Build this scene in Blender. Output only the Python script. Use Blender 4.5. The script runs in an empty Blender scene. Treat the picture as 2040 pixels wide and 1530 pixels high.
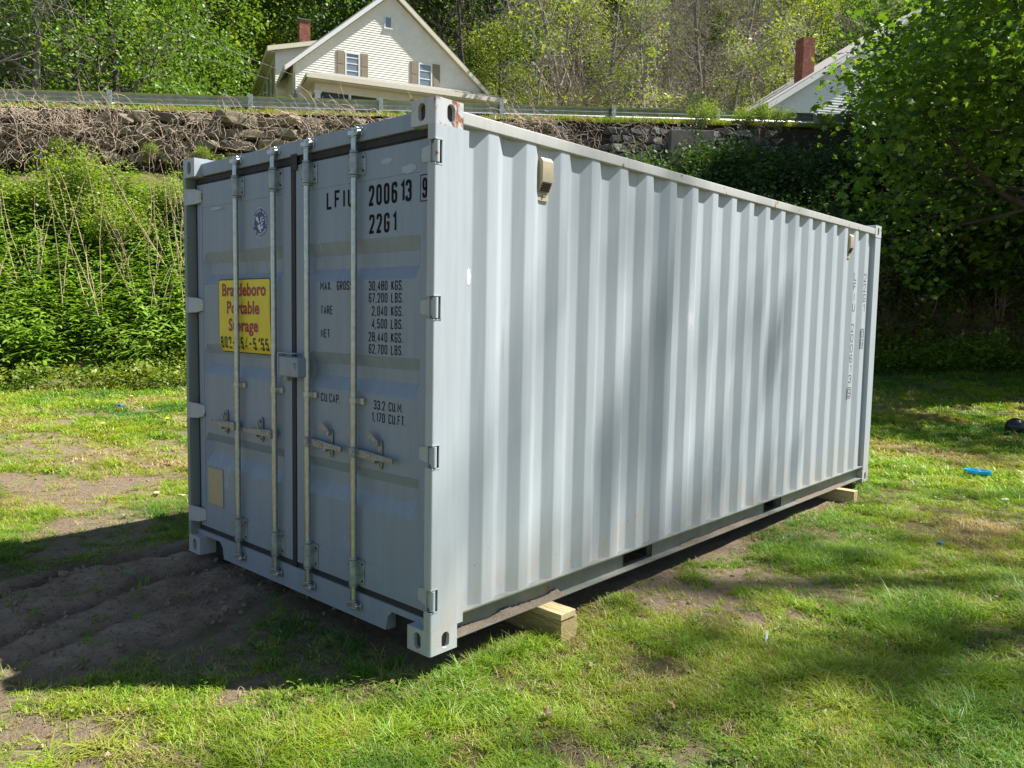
import bpy, bmesh, math, random
import numpy as np
from mathutils import Vector, Matrix

# ------------------------------------------------------------------ camera, sky, sun, exposure
scn = bpy.context.scene
COL = scn.collection
CAM = np.array([2.7115, -2.4447, 1.6095])
cam_d = bpy.data.cameras.new('camera')
cam = bpy.data.objects.new('camera', cam_d)
COL.objects.link(cam)
M3 = Matrix(((0.7396251, 0.6727759, 0.0180917), (-0.0692958, 0.0493877, 0.9963729), (0.6694421, -0.7381961, 0.0831489)))
mw = M3.transposed().to_4x4()
mw.translation = Vector(CAM)
cam.matrix_world = mw
cam_d.sensor_width = 36.0
cam_d.lens = 1582.4 / 2040 * 36.0
cam_d.clip_end = 600
cam_d.clip_start = 0.05
scn.camera = cam

SUN_DIR = Vector((0.470, 0.515, 1.0)).normalized()       # towards the sun
world = bpy.data.worlds.new('World')
scn.world = world
world.use_nodes = True
wn = world.node_tree.nodes
sky = wn.new('ShaderNodeTexSky')
sky.sky_type = 'NISHITA'
sky.sun_disc = False
sky.sun_elevation = math.asin(SUN_DIR.z)
sky.sun_rotation = math.atan2(SUN_DIR.x, SUN_DIR.y)
sky.air_density = 1.2
sky.dust_density = 0.4
bg = wn['Background']
bg.inputs['Strength'].default_value = 0.056
world.node_tree.links.new(sky.outputs[0], bg.inputs['Color'])
sd = bpy.data.lights.new('sun', 'SUN')
sd.energy = 5.0
sd.angle = math.radians(0.6)
sd.color = (1.0, 0.955, 0.88)
sun = bpy.data.objects.new('sun', sd)
COL.objects.link(sun)
sun.rotation_euler = (-SUN_DIR).to_track_quat('-Z', 'Y').to_euler()
scn.view_settings.view_transform = 'Standard'
scn.view_settings.look = 'None'
scn.view_settings.gamma = 1.0
scn.view_settings.use_curve_mapping = False
scn.view_settings.exposure = 1.20
scn.cycles.max_bounces = 8
scn.cycles.transparent_max_bounces = 8
scn.cycles.diffuse_bounces = 4

rng = np.random.default_rng(7)
random.seed(7)

# ------------------------------------------------------------------ object helpers
def empty(name, loc=(0, 0, 0)):
    o = bpy.data.objects.new(name, None)
    COL.objects.link(o)
    o.location = loc
    o.empty_display_size = 0.2
    return o

def tag(o, label=None, cat=None, group=None, kind=None):
    if label: o['label'] = label
    if cat: o['category'] = cat
    if group: o['group'] = group
    if kind: o['kind'] = kind
    return o

def thing(name, label, cat, loc=(0, 0, 0), group=None):
    return tag(empty(name, loc), label, cat, group)

def link_mesh(name, me, mat=None, parent=None):
    if mat is not None:
        me.materials.clear()
        me.materials.append(mat)
    o = bpy.data.objects.new(name, me)
    COL.objects.link(o)
    if parent is not None:
        o.parent = parent
        # geometry is written in world coordinates: take the parent's offset off again
        w = parent.location.copy() if parent.parent is None else Vector((0, 0, 0))
        o.matrix_parent_inverse = Matrix.Translation(-w)
    return o

def mesh_np(name, V, F, smooth=False, attrs=None):
    """V (n,3), F (m,k) or list of index lists"""
    me = bpy.data.meshes.new(name)
    V = np.asarray(V, np.float32)
    if isinstance(F, np.ndarray):
        m, k = F.shape
        me.vertices.add(len(V)); me.vertices.foreach_set('co', V.ravel())
        me.loops.add(m * k); me.loops.foreach_set('vertex_index', F.astype(np.int32).ravel())
        me.polygons.add(m)
        me.polygons.foreach_set('loop_start', np.arange(0, m * k, k, dtype=np.int32))
        try: me.polygons.foreach_set('loop_total', np.full(m, k, np.int32))
        except Exception: pass
        me.update(calc_edges=True)
    else:
        me.from_pydata(V.tolist(), [], F)
        me.update()
    if smooth:
        me.polygons.foreach_set('use_smooth', np.ones(len(me.polygons), bool))
    for an, av in (attrs or {}).items():
        a = me.attributes.new(an, 'FLOAT', 'POINT')
        a.data.foreach_set('value', np.asarray(av, np.float32))
    return me

class MB:
    """collects simple solids into one mesh"""
    def __init__(s): s.v = []; s.f = []; s.cuts = []
    def add(s, V, F):
        b = len(s.v); s.cuts.append((b, len(s.f))); s.v += [tuple(map(float, p)) for p in V]; s.f += [[i + b for i in f] for f in F]; return s
    def box(s, x0, x1, y0, y1, z0, z1):
        if x0 > x1: x0, x1 = x1, x0
        if y0 > y1: y0, y1 = y1, y0
        if z0 > z1: z0, z1 = z1, z0
        return s.add([(x0,y0,z0),(x1,y0,z0),(x1,y1,z0),(x0,y1,z0),(x0,y0,z1),(x1,y0,z1),(x1,y1,z1),(x0,y1,z1)],
                     [[0,3,2,1],[4,5,6,7],[0,1,5,4],[1,2,6,5],[2,3,7,6],[3,0,4,7]])
    def obox(s, c, X, Y, Z, hx, hy, hz):
        c = np.array(c, float); X, Y, Z = (np.array(a, float) / np.linalg.norm(a) for a in (X, Y, Z))
        P = [c + X*a*hx + Y*b*hy + Z*d*hz for d in (-1, 1) for a, b in ((-1,-1),(1,-1),(1,1),(-1,1))]
        return s.add(P, [[0,3,2,1],[4,5,6,7],[0,1,5,4],[1,2,6,5],[2,3,7,6],[3,0,4,7]])
    def tube(s, p0, p1, r0, r1=None, n=12, caps=True):
        r1 = r0 if r1 is None else r1
        p0, p1 = np.array(p0, float), np.array(p1, float)
        d = p1 - p0; d /= np.linalg.norm(d)
        a = np.cross(d, (0, 0, 1) if abs(d[2]) < .9 else (1, 0, 0)); a /= np.linalg.norm(a); b = np.cross(d, a)
        P = []
        for p, r in ((p0, r0), (p1, r1)):
            for i in range(n):
                t = 2*math.pi*i/n; P.append(p + r*(a*math.cos(t) + b*math.sin(t)))
        F = [[i, (i+1) % n, n+(i+1) % n, n+i] for i in range(n)]
        if caps: F += [list(range(n))[::-1], list(range(n, 2*n))]
        return s.add(P, F)
    def prism(s, pts, d):
        """pts: planar 3D outline, d: extrusion vector"""
        pts = np.array(pts, float); d = np.array(d, float); n = len(pts)
        F = [list(range(n))[::-1], list(range(n, 2*n))] + [[i, (i+1) % n, n+(i+1) % n, n+i] for i in range(n)]
        return s.add(np.vstack([pts, pts + d]), F)
    def each(s, name, mat, parent=None, **k):
        """one object for every solid that was added"""
        out = []
        cuts = s.cuts+[(len(s.v), len(s.f))]
        for (v0, f0), (v1, f1) in zip(cuts[:-1], cuts[1:]):
            m = MB(); m.v = s.v[v0:v1]; m.f = [[i-v0 for i in f] for f in s.f[f0:f1]]; out.append(m.build(name, mat, parent, **k))
        return out
    def build(s, name, mat, parent=None, bevel=0, smooth=False, seg=2):
        me = bpy.data.meshes.new(name)
        me.from_pydata(s.v, [], s.f); me.update()
        bm = bmesh.new(); bm.from_mesh(me)
        bmesh.ops.recalc_face_normals(bm, faces=bm.faces)
        bm.to_mesh(me); bm.free()
        o = link_mesh(name, me, mat, parent)
        if bevel:
            m = o.modifiers.new('b', 'BEVEL'); m.width = bevel; m.segments = seg; m.limit_method = 'ANGLE'; m.angle_limit = math.radians(35)
        if smooth or bevel:
            me.polygons.foreach_set('use_smooth', np.ones(len(me.polygons), bool))
            me.set_sharp_from_angle(angle=math.radians(38)) if not bevel else None
            if bevel:
                m = o.modifiers.new('n', 'WEIGHTED_NORMAL'); m.keep_sharp = True
        return o

def build_each(mb_list, name, mat, parent=None, **k):
    return [m.build(name, mat, parent, **k) for m in mb_list]

def copy_tree(o, parent=None):
    c = o.copy(); COL.objects.link(c)
    if parent is not None: c.parent = parent
    for ch in list(o.children): copy_tree(ch, c)
    return c

# ------------------------------------------------------------------ value noise
def _h(ix, iy, seed):
    n = (ix.astype(np.int64) * 374761393 + iy.astype(np.int64) * 668265263 + seed * 1442695041) & 0xffffffff
    n = ((n ^ (n >> 13)) * 1274126177) & 0xffffffff
    return ((n ^ (n >> 16)) & 0xffff) / 65535.0
def vnoise(x, y, seed=0):
    x = np.asarray(x, float); y = np.asarray(y, float)
    ix, iy = np.floor(x), np.floor(y); fx, fy = x-ix, y-iy
    fx = fx*fx*(3-2*fx); fy = fy*fy*(3-2*fy)
    a, b, c, d = _h(ix, iy, seed), _h(ix+1, iy, seed), _h(ix, iy+1, seed), _h(ix+1, iy+1, seed)
    return (a*(1-fx)+b*fx)*(1-fy) + (c*(1-fx)+d*fx)*fy
def fbm(x, y, seed=0, o=4):
    s = 0; a = .5; tot = 0
    for i in range(o):
        s = s + a*vnoise(x*2**i, y*2**i, seed+i*17); tot += a; a *= .5
    return s/tot
def sstep(a, b, x):
    t = np.clip((x-a)/(b-a), 0, 1); return t*t*(3-2*t)

# ------------------------------------------------------------------ materials
def new_mat(name):
    m = bpy.data.materials.new(name); m.use_nodes = True
    nt = m.node_tree
    return m, nt, nt.nodes['Principled BSDF']
def N(nt, t, **kw):
    n = nt.nodes.new(t)
    for k, v in kw.items(): setattr(n, k, v)
    return n
def ramp(nt, fac, stops):
    r = N(nt, 'ShaderNodeValToRGB')
    e = r.color_ramp.elements
    e[0].position, e[1].position = stops[0][0], stops[-1][0]
    e[0].color, e[1].color = (*stops[0][1], 1), (*stops[-1][1], 1)
    for p, c in stops[1:-1]:
        x = e.new(p); x.color = (*c, 1)
    nt.links.new(fac, r.inputs[0]); return r.outputs[0]
def noise_fac(nt, scale, detail=4, vec=(1, 1, 1), rough=.55, coord='Object', loc=(0, 0, 0)):
    tc = N(nt, 'ShaderNodeTexCoord'); mp = N(nt, 'ShaderNodeMapping')
    mp.inputs['Scale'].default_value = vec; mp.inputs['Location'].default_value = loc
    nz = N(nt, 'ShaderNodeTexNoise'); nz.inputs['Scale'].default_value = scale; nz.inputs['Detail'].default_value = detail
    nz.inputs['Roughness'].default_value = rough
    nt.links.new(tc.outputs[coord], mp.inputs[0]); nt.links.new(mp.outputs[0], nz.inputs['Vector'])
    return nz.outputs['Fac']
def mixc(nt, fac, a, b):
    m = N(nt, 'ShaderNodeMix', data_type='RGBA')
    for inp, v in ((m.inputs[0], fac), (m.inputs[6], a), (m.inputs[7], b)):
        if isinstance(v, (tuple, list)): inp.default_value = (*v, 1) if len(v) == 3 else v
        elif isinstance(v, (int, float)): inp.default_value = v
        else: nt.links.new(v, inp)
    return m.outputs[2]
def math_(nt, op, a, b=None, c=None):
    m = N(nt, 'ShaderNodeMath', operation=op)
    for i, v in enumerate((a, b, c)):
        if v is None: continue
        if isinstance(v, (int, float)): m.inputs[i].default_value = v
        else: nt.links.new(v, m.inputs[i])
    return m.outputs[0]
def thresh(nt, fac, lo, hi):
    m = N(nt, 'ShaderNodeMapRange'); m.inputs[1].default_value = lo; m.inputs[2].default_value = hi
    nt.links.new(fac, m.inputs[0]); return m.outputs[0]
def bump(nt, p, fac, strength=.3, dist=.01):
    b = N(nt, 'ShaderNodeBump'); b.inputs['Strength'].default_value = strength; b.inputs['Distance'].default_value = dist
    nt.links.new(fac, b.inputs['Height']); nt.links.new(b.outputs[0], p.inputs['Normal'])

def simple(name, col, rough=.6, metal=0, var=.15, scale=8, bumpy=0, vec=(1, 1, 1), spec=None, bdist=.005):
    m, nt, p = new_mat(name)
    f = noise_fac(nt, scale, 5, vec)
    lo = tuple(max(0, c*(1-var)) for c in col); hi = tuple(min(1, c*(1+var)) for c in col)
    nt.links.new(ramp(nt, f, [(.3, lo), (.7, hi)]), p.inputs['Base Color'])
    p.inputs['Roughness'].default_value = rough; p.inputs['Metallic'].default_value = metal
    if spec is not None: p.inputs['Specular IOR Level'].default_value = spec
    if bumpy: bump(nt, p, f, bumpy, bdist)
    return m

def paint_mat(name, base=(.375, .42, .462), rust=0.0, dirt=.5, chips=.5):
    """weathered container paint: streaks that run down, dust towards the foot, scuffs, rust specks"""
    m, nt, p = new_mat(name)
    streak = noise_fac(nt, 9, 4, (3, 3, .22), .6)
    cloud = noise_fac(nt, 1.3, 3)
    c = mixc(nt, thresh(nt, streak, .35, .75), tuple(b*.93 for b in base), tuple(min(1, b*1.06) for b in base))
    c = mixc(nt, math_(nt, 'MULTIPLY', thresh(nt, cloud, .35, .75), .35), c, (base[0]*1.05, base[1]*1.02, base[2]*.96))
    # faint chalky rubs
    rub = noise_fac(nt, 2.2, 6, (1.6, 1.6, .8), .7, loc=(3, 1, 5))
    c = mixc(nt, math_(nt, 'MULTIPLY', thresh(nt, rub, .66, .74), .4), c, (.60, .62, .62))
    # dust and splash near the bottom rail
    tc = N(nt, 'ShaderNodeTexCoord'); sx = N(nt, 'ShaderNodeSeparateXYZ'); nt.links.new(tc.outputs['Object'], sx.inputs[0])
    low = N(nt, 'ShaderNodeMapRange'); low.inputs[1].default_value = .60; low.inputs[2].default_value = .12
    nt.links.new(sx.outputs['Z'], low.inputs[0])
    dn = noise_fac(nt, 14, 5, (1, 1, .5), .65)
    df = math_(nt, 'MULTIPLY', math_(nt, 'MULTIPLY', low.outputs[0], thresh(nt, dn, .35, .8)), dirt)
    c = mixc(nt, df, c, (.42, .33, .25))
    # rust: specks plus larger patches where asked
    sp = noise_fac(nt, 60, 2, (1, 1, .55), .5)
    spf = math_(nt, 'MULTIPLY', thresh(nt, sp, .735 - .03*chips, .77), math_(nt, 'ADD', math_(nt, 'MULTIPLY', low.outputs[0], .8), .12))
    c = mixc(nt, spf, c, (.16, .07, .035))
    # thin rust-brown runs and grey water marks down the sheet
    run = noise_fac(nt, 26, 3, (1, 1, .035), .5, loc=(4, 2, 1)); brk = noise_fac(nt, 3, 3, loc=(9, 4, 2))
    c = mixc(nt, math_(nt, 'MULTIPLY', math_(nt, 'MULTIPLY', thresh(nt, run, .66, .74), thresh(nt, brk, .45, .6)), .38*chips), c, (.25, .19, .15))
    wm = noise_fac(nt, 14, 4, (1, 1, .06), .6, loc=(1, 7, 3))
    c = mixc(nt, math_(nt, 'MULTIPLY', thresh(nt, wm, .50, .68), .16), c, tuple(b*.72 for b in base))
    if rust > 0:
        rn = noise_fac(nt, 11, 7, (1, 1, .8), .68, loc=(1.7, .3, 0))
        rf = thresh(nt, rn, .62 - .16*rust, .66 - .15*rust)
        gm = N(nt, 'ShaderNodeNewGeometry'); gs = N(nt, 'ShaderNodeSeparateXYZ'); nt.links.new(gm.outputs['Normal'], gs.inputs[0])
        rf = math_(nt, 'MULTIPLY', rf, math_(nt, 'ADD', .18, math_(nt, 'MULTIPLY', math_(nt, 'GREATER_THAN', gs.outputs['X'], .35), .82)))
        rc = ramp(nt, noise_fac(nt, 40, 4), [(.35, (.13, .045, .022)), (.65, (.36, .15, .075))])
        c = mixc(nt, rf, c, rc)
    nt.links.new(c, p.inputs['Base Color'])
    p.inputs['Roughness'].default_value = .40
    p.inputs['Specular IOR Level'].default_value = .35
    orange = noise_fac(nt, 260, 2); wav = noise_fac(nt, 5, 2)
    bump(nt, p, math_(nt, 'ADD', math_(nt, 'MULTIPLY', orange, .06), wav), .12, .006)
    return m

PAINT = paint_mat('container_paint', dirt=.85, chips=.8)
PAINT_DOOR_SHADED = paint_mat('shaded_door_paint', (.238, .292, .372), dirt=.25, chips=.2)  # same container paint, with the door end's shade put into its colour
PAINT_RUSTY = paint_mat('rusty_paint', (.46, .48, .50), rust=.5, dirt=.6)
PAINT_WORN = paint_mat('worn_paint', (.40, .45, .49), rust=.14, dirt=.8)
PAINT_RAIL = paint_mat('rail_paint', (.42, .43, .42), rust=.02, dirt=.4)
PAINT_RAIL_SHADED = paint_mat('shaded_bottom_rail_paint', (.16, .18, .165), rust=.02, dirt=.3)  # dark olive base carries the shade inside the rail channel
GALV = simple('galvanised_steel', (.42, .46, .48), .34, .88, .16, 45, .08)
GALV_DULL = simple('dull_zinc', (.30, .35, .37), .5, .6, .3, 25, .25)
STEEL = simple('worn_steel', (.26, .275, .29), .40, .45, .3, 60, .2)
RUBBER = simple('gasket_rubber', (.022, .022, .028), .7, 0, .2, 20, .1)
INK = simple('black_lettering', (.012, .011, .015), .8, 0, .2, 60, spec=.15)
DARKHOLE = simple('dark_void', (.02, .02, .02), .9)

def leaf_mat(name, stops, trans=.4, rough=.5, attr='tint', gloss=.04):
    m = bpy.data.materials.new(name); m.use_nodes = True; nt = m.node_tree; nt.nodes.clear()
    out = N(nt, 'ShaderNodeOutputMaterial')
    at = N(nt, 'ShaderNodeAttribute', attribute_name=attr)
    c = ramp(nt, at.outputs['Fac'], stops)
    d = N(nt, 'ShaderNodeBsdfDiffuse'); nt.links.new(c, d.inputs[0])
    tcol = N(nt, 'ShaderNodeMix', data_type='RGBA', blend_type='MULTIPLY'); tcol.inputs[0].default_value = 1
    nt.links.new(c, tcol.inputs[6]); tcol.inputs[7].default_value = (1.25, 1.2, .5, 1)
    t = N(nt, 'ShaderNodeBsdfTranslucent'); nt.links.new(tcol.outputs[2], t.inputs[0])
    mx = N(nt, 'ShaderNodeMixShader'); mx.inputs[0].default_value = trans
    nt.links.new(d.outputs[0], mx.inputs[1]); nt.links.new(t.outputs[0], mx.inputs[2])
    g = N(nt, 'ShaderNodeBsdfGlossy'); g.inputs['Roughness'].default_value = rough
    g.inputs[0].default_value = (.8, .85, .8, 1)
    m2 = N(nt, 'ShaderNodeMixShader'); m2.inputs[0].default_value = gloss
    nt.links.new(mx.outputs[0], m2.inputs[1]); nt.links.new(g.outputs[0], m2.inputs[2])
    nt.links.new(m2.outputs[0], out.inputs[0])
    return m

# ------------------------------------------------------------------ foliage helpers
T_QUAD = (np.array([[0, 0, 0], [.36, .45, .07], [0, 1, 0], [-.36, .45, .07]]), [(0, 1, 2), (0, 2, 3)])
T_LONG = (np.array([[0, 0, 0], [.115, .3, .05], [.10, .66, -.03], [0, 1, -.22], [-.10, .66, -.03], [-.115, .3, .05], [0, .5, .02]]),
          [(0, 1, 6), (1, 2, 6), (2, 3, 6), (3, 4, 6), (4, 5, 6), (5, 0, 6)])
T_MAPLE = (np.array([[0, 0, 0], [.22, .02, .0], [.5, .2, -.05], [.3, .36, .04], [.56, .66, -.07], [.22, .62, .04], [0, 1.05, -.08],
                     [-.22, .62, .04], [-.56, .66, -.07], [-.3, .36, .04], [-.5, .2, -.05], [-.22, .02, 0], [0, .36, .03]]),
           [(i, (i+1) % 12, 12) for i in range(12)])
def leaves_np(P, size, tpl, up=.5, seed=0, droop=0.0, tint=None):
    """one small folded leaf per point"""
    r = np.random.default_rng(seed); n = len(P)
    T, F = tpl; F = np.array(F); k = len(T)
    nrm = r.normal(size=(n, 3)); nrm[:, 2] = np.abs(nrm[:, 2]) + up; nrm /= np.linalg.norm(nrm, axis=1)[:, None]
    y = r.normal(size=(n, 3)); y[:, 2] -= droop; y -= (y*nrm).sum(1)[:, None]*nrm; y /= np.linalg.norm(y, axis=1)[:, None]
    x = np.cross(y, nrm)
    sz = np.asarray(size)*np.exp(r.normal(size=n)*.30)
    V = P[:, None, :] + sz[:, None, None]*(x[:, None, :]*T[None, :, :1] + y[:, None, :]*T[None, :, 1:2] + nrm[:, None, :]*T[None, :, 2:3])
    FF = (F[None] + (np.arange(n)*k)[:, None, None]).reshape(-1, 3)
    if tint is None: tint = r.random(n)
    return V.reshape(-1, 3), FF, np.repeat(tint, k)

def tubes_np(S, n=4):
    """S (m,8): p0 p1 r0 r1 -> open prisms"""
    S = np.asarray(S, float); m = len(S)
    p0, p1, r0, r1 = S[:, :3], S[:, 3:6], S[:, 6], S[:, 7]
    d = p1-p0; d /= np.linalg.norm(d, axis=1)[:, None] + 1e-9
    ref = np.where(np.abs(d[:, 2:3]) < .9, np.array([[0, 0, 1.]]), np.array([[1., 0, 0]]))
    a = np.cross(d, ref); a /= np.linalg.norm(a, axis=1)[:, None]; b = np.cross(d, a)
    th = np.arange(n)*2*math.pi/n
    ring = a[:, None]*np.cos(th)[None, :, None] + b[:, None]*np.sin(th)[None, :, None]
    V = np.concatenate([p0[:, None] + ring*r0[:, None, None], p1[:, None] + ring*r1[:, None, None]], 1).reshape(-1, 3)
    i = np.arange(n); j = (i+1) % n
    F = np.stack([i, j, n+j, n+i], 1)
    return V, (F[None] + (np.arange(m)*2*n)[:, None, None]).reshape(-1, 4)

def grow(r, p, d, L, rad, depth, segs, tips, kids=4, spread=.75, up=.15, wob=.16, start=.3, nseg=5, shrink=.62):
    p = np.array(p, float); d = np.array(d, float); d /= np.linalg.norm(d)
    pts = [p]; dirs = [d]
    for i in range(nseg):
        d = d + r.normal(size=3)*wob + np.array([0, 0, up*.3]); d /= np.linalg.norm(d)
        p = p + d*L/nseg; pts.append(p); dirs.append(d)
    rr = np.linspace(rad, rad*(.35 if depth else .3), nseg+1)
    for i in range(nseg): segs.append((*pts[i], *pts[i+1], rr[i], rr[i+1]))
    if depth == 0:
        tips.append(pts[-1]); tips.append(pts[len(pts)//2]); return
    for k in range(kids):
        f = start + (1-start)*(k+r.random()*.8)/kids; f = min(f, .999)
        i = int(f*nseg); q = pts[i] + (pts[i+1]-pts[i])*(f*nseg-i)
        side = r.normal(size=3); side -= side.dot(dirs[i])*dirs[i]; side /= np.linalg.norm(side)
        nd = dirs[i]*(1-spread*.5) + side*spread + np.array([0, 0, up])
        grow(r, q, nd, L*shrink*(1.15-.5*f)*(.8+.4*r.random()), rr[i]*.55, depth-1, segs, tips, kids, spread, up, wob*1.15, .25, max(3, nseg-1), shrink)

def gn_scatter(name, P, rot, scale, idx, tint, sources, mat=None, parent=None):
    """points carried by a mesh; geometry nodes put a small tuft on each"""
    me = bpy.data.meshes.new(name); me.vertices.add(len(P)); me.vertices.foreach_set('co', np.asarray(P, np.float32).ravel())
    for an, t, v in (('rot', 'FLOAT_VECTOR', rot), ('scl', 'FLOAT_VECTOR', scale)):
        a = me.attributes.new(an, t, 'POINT'); a.data.foreach_set('vector', np.asarray(v, np.float32).ravel())
    a = me.attributes.new('pick', 'INT', 'POINT'); a.data.foreach_set('value', np.asarray(idx, np.int32))
    a = me.attributes.new('tint', 'FLOAT', 'POINT'); a.data.foreach_set('value', np.asarray(tint, np.float32))
    me.update()
    o = link_mesh(name, me, mat, parent)
    coll = bpy.data.collections.new(name + '_sources')
    for i, s in enumerate(sources):
        so = bpy.data.objects.new('%s_tuft_%02d' % (name, i), s); coll.objects.link(so)
    ng = bpy.data.node_groups.new(name + '_nodes', 'GeometryNodeTree')
    ng.interface.new_socket('Geometry', in_out='INPUT', socket_type='NodeSocketGeometry')
    ng.interface.new_socket('Geometry', in_out='OUTPUT', socket_type='NodeSocketGeometry')
    gi = ng.nodes.new('NodeGroupInput'); go = ng.nodes.new('NodeGroupOutput')
    ip = ng.nodes.new('GeometryNodeInstanceOnPoints'); ci = ng.nodes.new('GeometryNodeCollectionInfo')
    ci.inputs['Collection'].default_value = coll; ci.inputs['Separate Children'].default_value = True; ci.inputs['Reset Children'].default_value = True
    def na(nm, t):
        n = ng.nodes.new('GeometryNodeInputNamedAttribute'); n.data_type = t; n.inputs['Name'].default_value = nm; return n.outputs['Attribute']
    L = ng.links.new
    L(gi.outputs[0], ip.inputs['Points']); L(ci.outputs[0], ip.inputs['Instance'])
    ip.inputs['Pick Instance'].default_value = True
    L(na('pick', 'INT'), ip.inputs['Instance Index']); L(na('rot', 'FLOAT_VECTOR'), ip.inputs['Rotation']); L(na('scl', 'FLOAT_VECTOR'), ip.inputs['Scale'])
    L(ip.outputs[0], go.inputs[0])
    mod = o.modifiers.new('scatter', 'NODES'); mod.node_group = ng
    return o

# ------------------------------------------------------------------ terrain
EV = np.array([.5487, .8360]); NV = np.array([.8360, -.5487]); P0 = np.array([-21.4, 6.92])
def st(x, y):
    dx, dy = np.asarray(x)-P0[0], np.asarray(y)-P0[1]
    return dx*EV[0]+dy*EV[1], dx*NV[0]+dy*NV[1]
def xy(s, t): return P0[0]+EV[0]*s+NV[0]*t, P0[1]+EV[1]*s+NV[1]*t
def zroad(s): return 7.15 + .0541*np.asarray(s)
def wall_h(s): return 1.75 + .75*sstep(12, 16, s)
def rut_lines(y):
    wob = .05*np.sin(y*2.3)+.03*np.sin(y*5.1+1)
    return ((-2.69-.06*y+wob, .075, .038), (-2.22-.23*y+wob, .06, .028), (-1.45-.12*y-wob*1.6, .07, .022), (-1.80-.15*y+wob*.4, .04, .016))
def wet_mask(x, y):
    x = x+.06*(fbm(y*3, x*3, 131, 3)-.5)*2; g = 0*x
    for cx, w, dpt in rut_lines(y): g = np.maximum(g, np.exp(-(((x-cx)/w)**2)*.8)*dpt/.038)
    return g*mud_mask(x, y)*sstep(.30, .60, fbm(x*4, y*2, 133)+.12)
def ruts(x, y):
    g = 0
    x = x+.05*(fbm(y*3, x*3, 131, 3)-.5)*2
    fade = 1 - sstep(.4, 1.4, y)
    wob = .05*np.sin(y*2.3)+.03*np.sin(y*5.1+1)
    for cx, w, dpt in rut_lines(y):
        u = (x-cx)/w
        g = g - dpt*np.exp(-u*u) + .55*dpt*np.exp(-((np.abs(u)-1.75)/.6)**2)
    return g*fade
def mud_mask(x, y):
    n = fbm(x*2.2, y*1.4, 5)
    a = sstep(-3.0, -2.75, x+.25*(n-.5)+.06*y)*(1-sstep(-1.55, -1.2, x+.5*(n-.5)+.12*y))*sstep(-1.75, -1.35, y-.25*(x+2)+.4*(n-.5)+.0)*(1-sstep(.6, 1.2, y))
    return a
def zground(x, y):
    x = np.asarray(x, float); y = np.asarray(y, float)
    s, t = st(x, y)
    c = .015 + .055*sstep(5, 24, s)
    z = -.13 + .012*np.clip(y, -3, 6) + .026*np.clip(-x, 0, 2.6) + c*np.clip(15-t, 0, 7)
    top = zroad(s)-wall_h(s)-.05
    f = np.clip((8.2-t)/(8.2-1.6), 0, 1)
    f = f**1.15
    z = z + (top-z)*f
    z = z + (fbm(x*.7, y*.7, 3)-.5)*.05*(1+4*sstep(8, 5, t)) + (fbm(x*3.1, y*3.1, 9)-.5)*.022
    near = np.exp(-((x+.5)**2+(y-.5)**2)/40)
    z = z + near*((fbm(x*9, y*9, 21, 3)-.5)*.02)
    m = mud_mask(x, y)
    z = z + ruts(x, y)*np.clip(m+.2, 0, 1) + m*((fbm(x*16, y*9, 31, 4)-.5)*.050+np.abs(fbm(x*9, y*3.5, 37, 4)-.5)*.045)
    # keep the ground from poking through the container floor
    return z
def bare_mask(x, y):
    n = fbm(x*1.7, y*1.7, 11); n2 = fbm(x*5.5, y*5.5, 13)
    s, t = st(x, y)
    b = sstep(.58, .72, n*.72+n2*.30)*.65
    for cx, cy, rx, ry, w in ((.15, 1.9, .55, .42, 1), (.55, 2.55, .75, .34, 1), (0, 2.9, .35, .6, .9), (1.1, 2.05, .35, .18, .6), (-7.9, .9, 1.3, .55, 1), (-6.6, 1.8, 1.2, .35, .9),
                            (-5.2, .2, 1.3, .45, .9), (-9.6, .6, 1.6, .5, .9), (-5.6, 1.15, .9, .25, .8), (-.9, -1.75, .85, .6, 1), (-1.7, -1.45, .7, .45, 1), (-.2, -1.3, .45, .3, .7), (.45, -1.1, .3, .2, .55),
                            (-1.2, -.55, .75, .4, .8), (-3.4, -.2, .8, .5, .9), (-.5, -.2, .6, .35, .6), (1.75, 4.3, .5, .3, .6), (1.4, 3.2, .4, .2, .4), (-.45, 8.6, .5, .8, .7), (.9, 5.4, .7, .2, .4), (1.85, .9, .2, .12, .5), (1.1, .35, .2, .15, .5)):
        d = np.sqrt(((x-cx)/rx)**2+((y-cy)/ry)**2) + (n2-.5)*1.3
        b = np.maximum(b, w*(1-sstep(.65, 1.15, d)))
    left = sstep(-2.5, -5, x)*sstep(9, 12, t)*(1-sstep(19, 22, t))
    b = np.maximum(b, left*sstep(.46, .60, fbm(x*1.2+y*.4, y*3.0, 41))*.95)
    b = np.maximum(b, .9*sstep(-2.6, -2.2, -np.abs(x+1.219)*2.0)*sstep(-.4, .4, y)*(1-sstep(5.6, 6.4, y)))
    return np.clip(b, 0, 1)
def litter_mask(x, y):
    s, t = st(x, y)
    n = fbm(x*.9, y*.9, 51)
    return sstep(14, 17, s)*sstep(8.6, 7.2, t+(n-.5)*1.6)
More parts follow.
